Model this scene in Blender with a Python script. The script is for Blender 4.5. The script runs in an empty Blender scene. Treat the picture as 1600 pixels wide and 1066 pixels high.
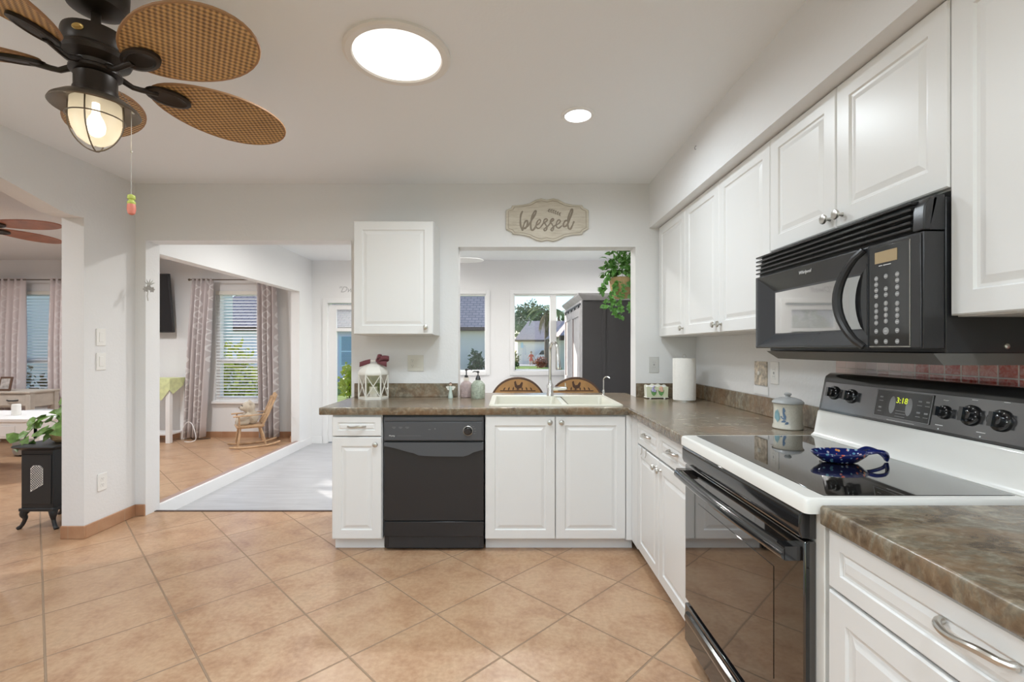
import bpy, bmesh, math, random
from mathutils import Vector, Matrix, Euler
PI = math.pi
random.seed(7)
SC = bpy.context.scene
COL = SC.collection

# ------------------------------------------------------------------ camera
F = 741.0; VX = 795.0; VY = 543.0; H = 1.242        # focal length in px, vanishing point, eye height
cam_d = bpy.data.cameras.new('camera')
cam_d.sensor_width = 36.0
cam_d.lens = 36.0 * F / 1600.0
cam_d.shift_x = (800.0 - VX) / 1600.0
cam_d.shift_y = (VY - 533.0) / 1600.0
cam_d.clip_start = 0.02; cam_d.clip_end = 400
cam = bpy.data.objects.new('camera', cam_d); COL.objects.link(cam)
cam.location = (0, 0, H); cam.rotation_euler = (PI / 2, 0, 0)
SC.camera = cam

# ------------------------------------------------------------------ world, sun, exposure
SUN_EL = math.radians(21)
world = bpy.data.worlds.new('world'); SC.world = world; world.use_nodes = True
wn = world.node_tree.nodes; wl = world.node_tree.links
bg = wn['Background']
sky = wn.new('ShaderNodeTexSky'); sky.sky_type = 'NISHITA'; sky.sun_disc = False
sky.sun_elevation = math.radians(38); sky.sun_rotation = math.radians(-45); sky.air_density = 1.0; sky.dust_density = 0.15; sky.ozone_density = 1.5
hsv = wn.new('ShaderNodeHueSaturation'); hsv.inputs['Saturation'].default_value = 1.12
wl.new(sky.outputs[0], hsv.inputs['Color']); wl.new(hsv.outputs[0], bg.inputs[0]); bg.inputs[1].default_value = 0.21
sun_d = bpy.data.lights.new('sun', 'SUN'); sun_d.energy = 7.5; sun_d.angle = math.radians(0.6); sun_d.color = (1, .94, .84)
sun = bpy.data.objects.new('sun', sun_d); COL.objects.link(sun)
sdir = Vector((.70, -.71, -math.tan(SUN_EL)))           # the way the light travels
sun.rotation_euler = sdir.to_track_quat('-Z', 'Y').to_euler()
SC.view_settings.view_transform = 'Standard'
try: SC.view_settings.look = 'None'
except Exception: pass
SC.view_settings.exposure = 0.06; SC.view_settings.gamma = 1.0
SC.view_settings.use_curve_mapping = False
SC.cycles.max_bounces = 10; SC.cycles.diffuse_bounces = 5; SC.cycles.glossy_bounces = 4
SC.cycles.transparent_max_bounces = 12
LAMP = 1.06; LAMPC = (.85, .94, 1.0)

def at(px, py, Y): return Vector(((px - VX) * Y / F, Y, H - (py - VY) * Y / F))
def atx(px, py, X):
    Y = X * F / (px - VX); return Vector((X, Y, H - (py - VY) * Y / F))

# ------------------------------------------------------------------ materials
MATS = {}
def newmat(name):
    m = bpy.data.materials.new(name); m.use_nodes = True; MATS[name] = m
    return m, m.node_tree, m.node_tree.nodes['Principled BSDF']
def setp(b, **k):
    names = {'rough': 'Roughness', 'metal': 'Metallic', 'spec': 'Specular IOR Level', 'coat': 'Coat Weight', 'coatr': 'Coat Roughness',
             'trans': 'Transmission Weight', 'ior': 'IOR', 'sub': 'Subsurface Weight', 'alpha': 'Alpha', 'sheen': 'Sheen Weight'}
    for a, v in k.items(): b.inputs[names[a]].default_value = v
def plain(name, col, rough=.5, bump=0, bscale=60, var=0, vscale=4, emit=None, **k):
    m, t, b = newmat(name)
    b.inputs['Base Color'].default_value = (*col, 1); setp(b, rough=rough, **k)
    N = t.nodes; L = t.links
    if bump or var:
        tc = N.new('ShaderNodeTexCoord')
    if bump:
        n = N.new('ShaderNodeTexNoise'); n.inputs['Scale'].default_value = bscale; n.inputs['Detail'].default_value = 3
        L.new(tc.outputs['Object'], n.inputs['Vector'])
        bp = N.new('ShaderNodeBump'); bp.inputs['Strength'].default_value = bump; bp.inputs['Distance'].default_value = .01
        L.new(n.outputs['Fac'], bp.inputs['Height']); L.new(bp.outputs['Normal'], b.inputs['Normal'])
    if var:
        n2 = N.new('ShaderNodeTexNoise'); n2.inputs['Scale'].default_value = vscale; n2.inputs['Detail'].default_value = 4
        L.new(tc.outputs['Object'], n2.inputs['Vector'])
        r = N.new('ShaderNodeValToRGB')
        r.color_ramp.elements[0].position = .3; r.color_ramp.elements[1].position = .7
        r.color_ramp.elements[0].color = (*[c * (1 - var) for c in col], 1); r.color_ramp.elements[1].color = (*[min(1, c * (1 + var)) for c in col], 1)
        L.new(n2.outputs['Fac'], r.inputs['Fac']); L.new(r.outputs['Color'], b.inputs['Base Color'])
    if emit:
        b.inputs['Emission Color'].default_value = (*emit[0], 1); b.inputs['Emission Strength'].default_value = emit[1]
    return m
def math_node(t, op, a, b=None, c=None):
    n = t.nodes.new('ShaderNodeMath'); n.operation = op
    for i, v in enumerate((a, b, c)):
        if v is None: continue
        if isinstance(v, (int, float)): n.inputs[i].default_value = v
        else: t.links.new(v, n.inputs[i])
    return n.outputs[0]
def mix_col(t, fac, a, b, mode='MIX'):
    n = t.nodes.new('ShaderNodeMix'); n.data_type = 'RGBA'; n.blend_type = mode
    def put(sock, v):
        if isinstance(v, tuple): sock.default_value = (*v[:3], 1)
        elif isinstance(v, (int, float)): sock.default_value = v
        else: t.links.new(v, sock)
    put(n.inputs[0], fac); put(n.inputs[6], a); put(n.inputs[7], b)
    return n.outputs[2]
def noise(t, vec, scale, detail=4, rough=.55, dist=0):
    n = t.nodes.new('ShaderNodeTexNoise'); n.inputs['Scale'].default_value = scale; n.inputs['Detail'].default_value = detail
    n.inputs['Roughness'].default_value = rough; n.inputs['Distortion'].default_value = dist
    t.links.new(vec, n.inputs['Vector']); return n.outputs['Fac']
def ramp(t, fac, stops):
    r = t.nodes.new('ShaderNodeValToRGB'); e = r.color_ramp.elements
    while len(e) < len(stops): e.new(.5)
    for i, (p, c) in enumerate(stops): e[i].position = p; e[i].color = (*c, 1) if len(c) == 3 else c
    t.links.new(fac, r.inputs['Fac']); return r.outputs['Color']
def sep(t, vec):
    s = t.nodes.new('ShaderNodeSeparateXYZ'); t.links.new(vec, s.inputs[0]); return s.outputs
def geo_pos(t): return t.nodes.new('ShaderNodeNewGeometry').outputs['Position']
def objc(t): return t.nodes.new('ShaderNodeTexCoord').outputs['Object']
def bump(t, b, height, strength=.5, dist=.01):
    n = t.nodes.new('ShaderNodeBump'); n.inputs['Strength'].default_value = strength; n.inputs['Distance'].default_value = dist
    t.links.new(height, n.inputs['Height']); t.links.new(n.outputs['Normal'], b.inputs['Normal'])

WALL = plain('wall_paint', (.80, .80, .80), .62, bump=.12, bscale=55, spec=.3)
WALLH = plain('bright_wall_paint', (.86, .86, .86), .6, bump=.12, bscale=55, spec=.3)
CEIL = plain('ceiling_paint', (.86, .88, .90), .8, bump=.05, bscale=80, spec=.2)
POPC = plain('popcorn_ceiling', (.82, .81, .80), .9, bump=.9, bscale=120, spec=.1)
TRIM = plain('white_trim', (.88, .88, .88), .4)
CAB = plain('cabinet_white', (.80, .80, .79), .33, bump=.02, bscale=30, spec=.5)
PLASTIC = plain('white_plastic', (.86, .85, .82), .35)
IVORY = plain('ivory_enamel', (.84, .83, .79), .22, coat=.4)
NICKEL = plain('brushed_nickel', (.62, .60, .56), .28, metal=1)
CHROME = plain('chrome', (.75, .75, .74), .14, metal=1)
BLACKG = plain('black_gloss', (.012, .012, .013), .10, coat=.6, coatr=.05)
BLACKM = plain('black_plastic', (.028, .028, .030), .32, bump=.05, bscale=300)
BLACKS = plain('black_satin', (.022, .022, .023), .24)
GREYP = plain('grey_plastic', (.075, .077, .085), .35)
DGLASS = plain('dark_glass', (.010, .009, .008), .03, spec=.8, coat=1.0, coatr=.02)
OVENGL = plain('oven_window_glass', (.030, .020, .014), .03, spec=.9, coat=1.0, coatr=.02)
MICROGL = plain('microwave_window', (.42, .42, .41), .04, spec=1.0, coat=1.0, coatr=.02, metal=.8)
STEELB = plain('console_metal', (.20, .20, .205), .13, metal=.9)
LABELW = plain('printed_white', (.70, .70, .70), .5)
MARKG = plain('printed_grey', (.28, .28, .28), .5)
BRONZE = plain('oil_bronze', (.035, .026, .020), .38, metal=.5)
BRONZEL = plain('bronze_light', (.16, .13, .10), .35, metal=.7)
GOLDM = plain('gold_metal', (.55, .38, .14), .35, metal=1)
WOODM = plain('light_oak', (.55, .36, .21), .45, var=.2, vscale=18)
WOODR = plain('mahogany', (.33, .12, .06), .28, var=.2, vscale=10)
WOODD = plain('dark_walnut', (.12, .065, .04), .4)
WOODP = plain('pale_wood', (.60, .54, .47), .5, var=.08, vscale=12)
WOODH = plain('honey_wood', (.50, .27, .10), .42, var=.18, vscale=9)
CREAM = plain('cream_paint', (.82, .80, .73), .45)
TOWEL = plain('paper_towel', (.86, .84, .80), .9, bump=.4, bscale=140)
SINKM = plain('composite_sink', (.70, .68, .58), .30, var=.03, vscale=200)
ARMD = plain('charcoal_paint', (.060, .056, .058), .55, bump=.2, bscale=200)
ARMG = plain('grey_wash_wood', (.50, .49, .50), .55, var=.1, vscale=14)
IRON = plain('cast_iron_black', (.022, .026, .030), .42)
LEAF = plain('leaf_green', (.12, .30, .06), .4, var=.45, vscale=30)
LEAFL = plain('pothos_leaf', (.16, .30, .07), .35, var=.35, vscale=22)
LEAFD = plain('tree_leaf', (.060, .125, .035), .6, var=.4, vscale=2)
LEAFY = plain('yellow_leaf', (.55, .60, .06), .5)
FROND = plain('palm_frond', (.20, .28, .09), .6, var=.3, vscale=2)
FRONDB = plain('dry_frond', (.34, .27, .16), .8, var=.25, vscale=3)
BARK = plain('bark', (.14, .10, .075), .9, var=.2, vscale=6)
WICK = plain('basket_wicker', (.52, .36, .18), .7, bump=.8, bscale=90)
TEDDY = plain('teddy_plush', (.62, .54, .43), .95, bump=.8, bscale=160, sheen=.5)
TEDDYD = plain('teddy_dark', (.20, .14, .10), .8)
RIBBON = plain('maroon_ribbon', (.16, .035, .045), .6, sheen=.4)
SCREEN = plain('tv_screen', (.015, .015, .017), .25)
CLOTHG = plain('green_cloth', (.66, .70, .38), .85, var=.12, vscale=20)
PINK = plain('rose_jar', (.48, .37, .36), .3, bump=.6, bscale=120, var=.15, vscale=40)
SAGE = plain('sage_ceramic', (.42, .47, .38), .25, bump=.8, bscale=110, var=.2, vscale=60)
MINT = plain('mint_dress', (.58, .68, .62), .5)
SKIN = plain('skin', (.55, .33, .24), .6)
SKIND = plain('hair_brown', (.10, .05, .03), .7)
RED = plain('red_cloth', (.62, .06, .06), .7)
BLUEC = plain('blue_glaze', (.010, .018, .12), .08, coat=1)
LILAC = plain('lilac_petals', (.50, .45, .72), .6)
PEACH = plain('peach_petals', (.80, .50, .38), .6)
GREENS = plain('green_stem', (.14, .33, .10), .5)
CARW = plain('car_white', (.80, .81, .82), .2, coat=1)
TYRE = plain('tyre', (.02, .02, .02), .8)
CONC = plain('concrete', (.55, .53, .50), .8, var=.06, vscale=2)
SIDING = plain('white_stucco', (.95, .90, .86), .8, bump=.2, bscale=20)
BLUEH = plain('blue_stucco', (.62, .70, .90), .8)
BLUET = plain('blue_trim', (.50, .76, .95), .6)
BLUESH = plain('blue_shutter', (.16, .34, .50), .6)
FASC = plain('fascia_brown', (.07, .04, .03), .7)
GLOBE = plain('bulb_glow', (1, .95, .85), .4, emit=((1, .90, .72), 6.0))
LENS = plain('skylight_lens', (.95, .95, .95), .4, emit=((1, .985, .95), 1.25))
LENSW = plain('downlight_lens', (1, 1, 1), .4, emit=((1, 1, 1), 4.0))
DISPLAY = plain('amber_display', (.40, .30, .17), .3)
DIGIT = plain('clock_digits', (.5, .6, 0), .4, emit=((.75, .85, .05), .7))
SIGNT = plain('sign_letters', (.30, .255, .20), .7)
WICKT = None

def glass_mat(name, tint=(1, 1, 1), refl=.05):
    m, t, b = newmat(name); N = t.nodes; L = t.links
    tr = N.new('ShaderNodeBsdfTransparent'); tr.inputs[0].default_value = (*tint, 1)
    gl = N.new('ShaderNodeBsdfGlossy'); gl.inputs['Roughness'].default_value = .02
    mx = N.new('ShaderNodeMixShader'); mx.inputs[0].default_value = refl
    L.new(tr.outputs[0], mx.inputs[1]); L.new(gl.outputs[0], mx.inputs[2]); L.new(mx.outputs[0], N['Material Output'].inputs[0])
    return m
GLASS = glass_mat('window_glass')
JARGL = glass_mat('clear_glass', (.96, .93, .88), .12)
# frosted bowl: lets the bulb behind it through
m, t, b = newmat('seeded_glass'); N = t.nodes; L = t.links
_tr = N.new('ShaderNodeBsdfTransparent'); _tr.inputs[0].default_value = (1, .96, .88, 1)
_df = N.new('ShaderNodeBsdfTranslucent'); _df.inputs[0].default_value = (.95, .88, .74, 1)
_gl = N.new('ShaderNodeBsdfGlossy'); _gl.inputs['Roughness'].default_value = .08
_m1 = N.new('ShaderNodeMixShader'); _m1.inputs[0].default_value = .55
_m2 = N.new('ShaderNodeMixShader'); _m2.inputs[0].default_value = .12
L.new(_tr.outputs[0], _m1.inputs[1]); L.new(_df.outputs[0], _m1.inputs[2]); L.new(_m1.outputs[0], _m2.inputs[1]); L.new(_gl.outputs[0], _m2.inputs[2])
L.new(_m2.outputs[0], N['Material Output'].inputs[0]); SEEDG = m

def grid_mask(t, u, v, p, line, u0=0., v0=0.):
    """1 on the joint lines of a square grid, smooth edge"""
    out = []
    for c, o in ((u, u0), (v, v0)):
        f = math_node(t, 'FRACT', math_node(t, 'DIVIDE', math_node(t, 'SUBTRACT', c, o), p))
        d = math_node(t, 'MULTIPLY', math_node(t, 'MINIMUM', f, math_node(t, 'SUBTRACT', 1.0, f)), p)
        out.append(d)
    d = math_node(t, 'MINIMUM', out[0], out[1])
    mr = t.nodes.new('ShaderNodeMapRange'); mr.interpolation_type = 'SMOOTHSTEP'
    t.links.new(d, mr.inputs[0]); mr.inputs[1].default_value = line * .5; mr.inputs[2].default_value = line * 1.2
    mr.inputs[3].default_value = 1; mr.inputs[4].default_value = 0
    return mr.outputs[0]
def cell_rand(t, u, v, p, u0, v0):
    a = math_node(t, 'FLOOR', math_node(t, 'DIVIDE', math_node(t, 'SUBTRACT', u, u0), p))
    b = math_node(t, 'FLOOR', math_node(t, 'DIVIDE', math_node(t, 'SUBTRACT', v, v0), p))
    c = t.nodes.new('ShaderNodeCombineXYZ'); t.links.new(a, c.inputs[0]); t.links.new(b, c.inputs[1])
    w = t.nodes.new('ShaderNodeTexWhiteNoise'); w.noise_dimensions = '3D'; t.links.new(c.outputs[0], w.inputs['Vector'])
    return w.outputs['Value']

def tile_floor():
    m, t, b = newmat('terracotta_tile'); P = geo_pos(t); x, y, z = sep(t, P)
    s = 1 / math.sqrt(2); pit = .61 * s
    u = math_node(t, 'MULTIPLY', math_node(t, 'ADD', x, y), s); v = math_node(t, 'MULTIPLY', math_node(t, 'SUBTRACT', x, y), s)
    u0 = 1.262 * s; v0 = -3.152 * s
    g = grid_mask(t, u, v, pit, .0040, u0, v0); r = cell_rand(t, u, v, pit, u0, v0)
    n1 = noise(t, P, 5.5, 6, .62, .4); n2 = noise(t, P, 45, 4, .6)
    c = ramp(t, n1, [(.30, (.345, .172, .086)), (.45, (.465, .262, .142)), (.60, (.55, .345, .202)), (.76, (.42, .262, .148))])
    c = mix_col(t, .24, c, ramp(t, n2, [(.35, (.22, .125, .075)), (.65, (.62, .46, .32))]))
    c = mix_col(t, math_node(t, 'MULTIPLY', r, .22), c, (.56, .37, .235))
    c = mix_col(t, g, c, (.33, .225, .145))
    t.links.new(c, b.inputs['Base Color'])
    rr = math_node(t, 'ADD', math_node(t, 'MULTIPLY', n2, .16), .24); rr = math_node(t, 'ADD', rr, math_node(t, 'MULTIPLY', g, .4))
    t.links.new(rr, b.inputs['Roughness'])
    n3 = noise(t, P, 14, 5, .6, .8)
    h = math_node(t, 'SUBTRACT', math_node(t, 'MULTIPLY', n3, .35), g)
    bump(t, b, h, .7, .006); setp(b, spec=.6)
    return m
TILE = tile_floor()
def base_tile():
    m, t, b = newmat('terracotta_base_tile'); P = geo_pos(t); x, y, z = sep(t, P)
    u = math_node(t, 'ADD', x, y)
    g = grid_mask(t, u, math_node(t, 'ADD', u, .215), .43, .003)
    c = ramp(t, noise(t, P, 6, 5), [(.3, (.38, .195, .105)), (.7, (.50, .29, .17))])
    t.links.new(mix_col(t, g, c, (.42, .28, .18)), b.inputs['Base Color']); setp(b, rough=.35); return m
BTILE = base_tile()
def vinyl():
    m, t, b = newmat('grey_vinyl_plank'); P = geo_pos(t); x, y, z = sep(t, P)
    mp = t.nodes.new('ShaderNodeMapping'); t.links.new(P, mp.inputs[0]); mp.inputs['Scale'].default_value = (1.2, 14, 1)
    n1 = noise(t, mp.outputs[0], 2.2, 5, .6)
    br = t.nodes.new('ShaderNodeTexBrick'); t.links.new(P, br.inputs['Vector'])
    br.inputs['Scale'].default_value = 1; br.inputs['Brick Width'].default_value = 1.2; br.inputs['Row Height'].default_value = .18
    br.inputs['Mortar Size'].default_value = .0016; br.inputs['Color1'].default_value = (.42, .42, .435, 1); br.inputs['Color2'].default_value = (.49, .49, .505, 1)
    br.inputs['Mortar'].default_value = (.32, .31, .31, 1)
    c = mix_col(t, .6, br.outputs['Color'], ramp(t, n1, [(.3, (.38, .38, .39)), (.7, (.56, .565, .585))]))
    t.links.new(c, b.inputs['Base Color']); setp(b, rough=.36); return m
VINYL = vinyl()
def laminate():
    m, t, b = newmat('stone_laminate'); P = geo_pos(t)
    mp = t.nodes.new('ShaderNodeMapping'); t.links.new(P, mp.inputs[0]); mp.inputs['Scale'].default_value = (1, 1.5, 1); mp.inputs['Rotation'].default_value = (0, 0, .5)
    n1 = noise(t, mp.outputs[0], 8, 8, .66, 1.2); n2 = noise(t, mp.outputs[0], 36, 6, .65, .5); n3 = noise(t, P, 3.2, 4, .55, .6)
    c = ramp(t, n1, [(.30, (.060, .042, .028)), (.42, (.125, .088, .056)), (.50, (.215, .155, .095)), (.56, (.17, .150, .110)), (.68, (.36, .30, .215))])
    c2 = ramp(t, n2, [(.36, (.07, .052, .036)), (.5, (.20, .155, .105)), (.64, (.46, .41, .32))])
    c = mix_col(t, .30, c, c2)
    c = mix_col(t, ramp(t, n3, [(.50, (0, 0, 0)), (.66, (.5, .5, .5))]), c, (.29, .165, .085))
    t.links.new(c, b.inputs['Base Color']); bump(t, b, n2, .12, .002)
    setp(b, rough=.24, spec=.5, coat=.15, coatr=.2); return m
LAM = laminate()
def wicker_blade():
    m, t, b = newmat('wicker_blade'); P = objc(t); x, y, z = sep(t, P)
    fx = math_node(t, 'MULTIPLY', x, 2 * PI / .026); fy = math_node(t, 'MULTIPLY', y, 2 * PI / .019)
    # strands over and under: rows shift by half a strand
    row = math_node(t, 'FLOOR', math_node(t, 'DIVIDE', x, .0115))
    par = math_node(t, 'MULTIPLY', math_node(t, 'MODULO', row, 2.0), PI)
    w = math_node(t, 'SINE', math_node(t, 'ADD', fy, par))
    e = math_node(t, 'ABSOLUTE', math_node(t, 'SINE', math_node(t, 'MULTIPLY', x, PI / .0115)))
    hgt = math_node(t, 'ADD', math_node(t, 'MULTIPLY', math_node(t, 'MULTIPLY', w, e), .5), .5)
    c = ramp(t, hgt, [(.15, (.10, .045, .013)), (.45, (.34, .18, .060)), (.8, (.66, .40, .155))])
    c = mix_col(t, .2, c, ramp(t, noise(t, P, 9), [(.3, (.26, .13, .045)), (.7, (.66, .42, .17))]))
    t.links.new(c, b.inputs['Base Color']); bump(t, b, hgt, .8, .004); setp(b, rough=.5); return m
WICKT = wicker_blade()
def curtain_mat(name, base, line, flip=1):
    m, t, b = newmat(name); P = objc(t); x, y, z = sep(t, P)
    ln = []
    for sgn in (1, -1):
        wv = math_node(t, 'MULTIPLY', math_node(t, 'COSINE', math_node(t, 'MULTIPLY', z, 2 * PI / .30)), .25 * sgn)
        f = math_node(t, 'FRACT', math_node(t, 'ADD', math_node(t, 'DIVIDE', x, .16), wv))
        ln.append(math_node(t, 'MINIMUM', f, math_node(t, 'SUBTRACT', 1.0, f)))
    d = math_node(t, 'MINIMUM', ln[0], ln[1])
    k = math_node(t, 'LESS_THAN', d, .045)
    t.links.new(mix_col(t, k, base, line), b.inputs['Base Color']); setp(b, rough=.85, sheen=.3)
    return m
CURT = curtain_mat('trellis_curtain', (.56, .50, .495), (.74, .71, .70))
CURTS = curtain_mat('sheer_curtain', (.66, .58, .57), (.72, .66, .65))
def shingles():
    m, t, b = newmat('shingle_roof'); P = geo_pos(t)
    br = t.nodes.new('ShaderNodeTexBrick'); mp = t.nodes.new('ShaderNodeMapping'); t.links.new(P, mp.inputs[0])
    mp.inputs['Scale'].default_value = (1, 1, 1)
    t.links.new(mp.outputs[0], br.inputs['Vector']); br.inputs['Scale'].default_value = 1
    br.inputs['Brick Width'].default_value = .30; br.inputs['Row Height'].default_value = .16; br.inputs['Mortar Size'].default_value = .02
    br.inputs['Color1'].default_value = (.66, .49, .45, 1); br.inputs['Color2'].default_value = (.76, .58, .54, 1); br.inputs['Mortar'].default_value = (.46, .34, .32, 1)
    t.links.new(br.outputs['Color'], b.inputs['Base Color']); setp(b, rough=.9); return m
ROOF = shingles()
def grass_mat():
    m, t, b = newmat('lawn_grass'); P = geo_pos(t)
    c = ramp(t, noise(t, P, 1.4, 8, .7), [(.3, (.10, .17, .025)), (.5, (.20, .32, .04)), (.7, (.34, .44, .07))])
    t.links.new(c, b.inputs['Base Color']); setp(b, rough=.9); return m
GRASS = grass_mat()
def mosaic_mat():
    m, t, b = newmat('red_glass_mosaic'); P = geo_pos(t); x, y, z = sep(t, P); p = .0545
    g = grid_mask(t, y, z, p, .0026, 1.332, 1.156); r = cell_rand(t, y, z, p, 1.332, 1.156)
    c = ramp(t, r, [(.0, (.55, .07, .05)), (.4, (.68, .16, .13)), (.7, (.78, .36, .31)), (1., (.62, .10, .07))])
    c = mix_col(t, .35, c, ramp(t, noise(t, P, 60, 4, .6, 1.5), [(.4, (.55, .06, .045)), (.62, (.95, .70, .64))]))
    # colour fades to pale pink towards the far end
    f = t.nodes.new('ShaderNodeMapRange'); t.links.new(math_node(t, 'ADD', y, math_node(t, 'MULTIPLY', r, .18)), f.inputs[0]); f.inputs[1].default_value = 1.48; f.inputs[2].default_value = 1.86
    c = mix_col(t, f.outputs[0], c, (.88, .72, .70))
    t.links.new(mix_col(t, g, c, (.90, .78, .74)), b.inputs['Base Color'])
    bump(t, b, math_node(t, 'SUBTRACT', 1., g), .6, .004); setp(b, rough=.08, coat=.6)
    return m
MOSAIC = mosaic_mat()
def sign_wood():
    m, t, b = newmat('whitewashed_board'); P = objc(t)
    mp = t.nodes.new('ShaderNodeMapping'); t.links.new(P, mp.inputs[0]); mp.inputs['Scale'].default_value = (4, 1, 40)
    c = ramp(t, noise(t, mp.outputs[0], 2.5, 5, .6), [(.3, (.50, .45, .36)), (.5, (.63, .58, .49)), (.7, (.68, .64, .55))])
    t.links.new(c, b.inputs['Base Color']); setp(b, rough=.7); return m
SIGNW = sign_wood()
def glaze():
    m, t, b = newmat('painted_blue_glaze'); P = objc(t)
    v = t.nodes.new('ShaderNodeTexVoronoi'); v.inputs['Scale'].default_value = 75; t.links.new(P, v.inputs['Vector'])
    k = math_node(t, 'LESS_THAN', v.outputs['Distance'], .30)
    n = noise(t, P, 16, 3)
    cc = ramp(t, n, [(.40, (.10, .28, .42)), (.52, (.45, .60, .68)), (.60, (.70, .10, .06)), (.68, (.75, .50, .12))])
    t.links.new(mix_col(t, k, (.010, .018, .12), cc), b.inputs['Base Color']); setp(b, rough=.08, coat=1); return m
GLAZE = glaze()
def ceramic_pat():
    m, t, b = newmat('stoneware_motif'); setp(b, rough=.25)
    P = objc(t); n = noise(t, P, 400, 2)
    t.links.new(ramp(t, n, [(.3, (.55, .52, .44)), (.6, (.70, .67, .58))]), b.inputs['Base Color']); return m
STONEW = ceramic_pat()
STBLUE = plain('motif_blue', (.12, .20, .32), .3)
STGREY = plain('lid_grey_glaze', (.42, .43, .43), .25)
STEAL = plain('motif_teal', (.25, .42, .46), .3)

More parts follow.
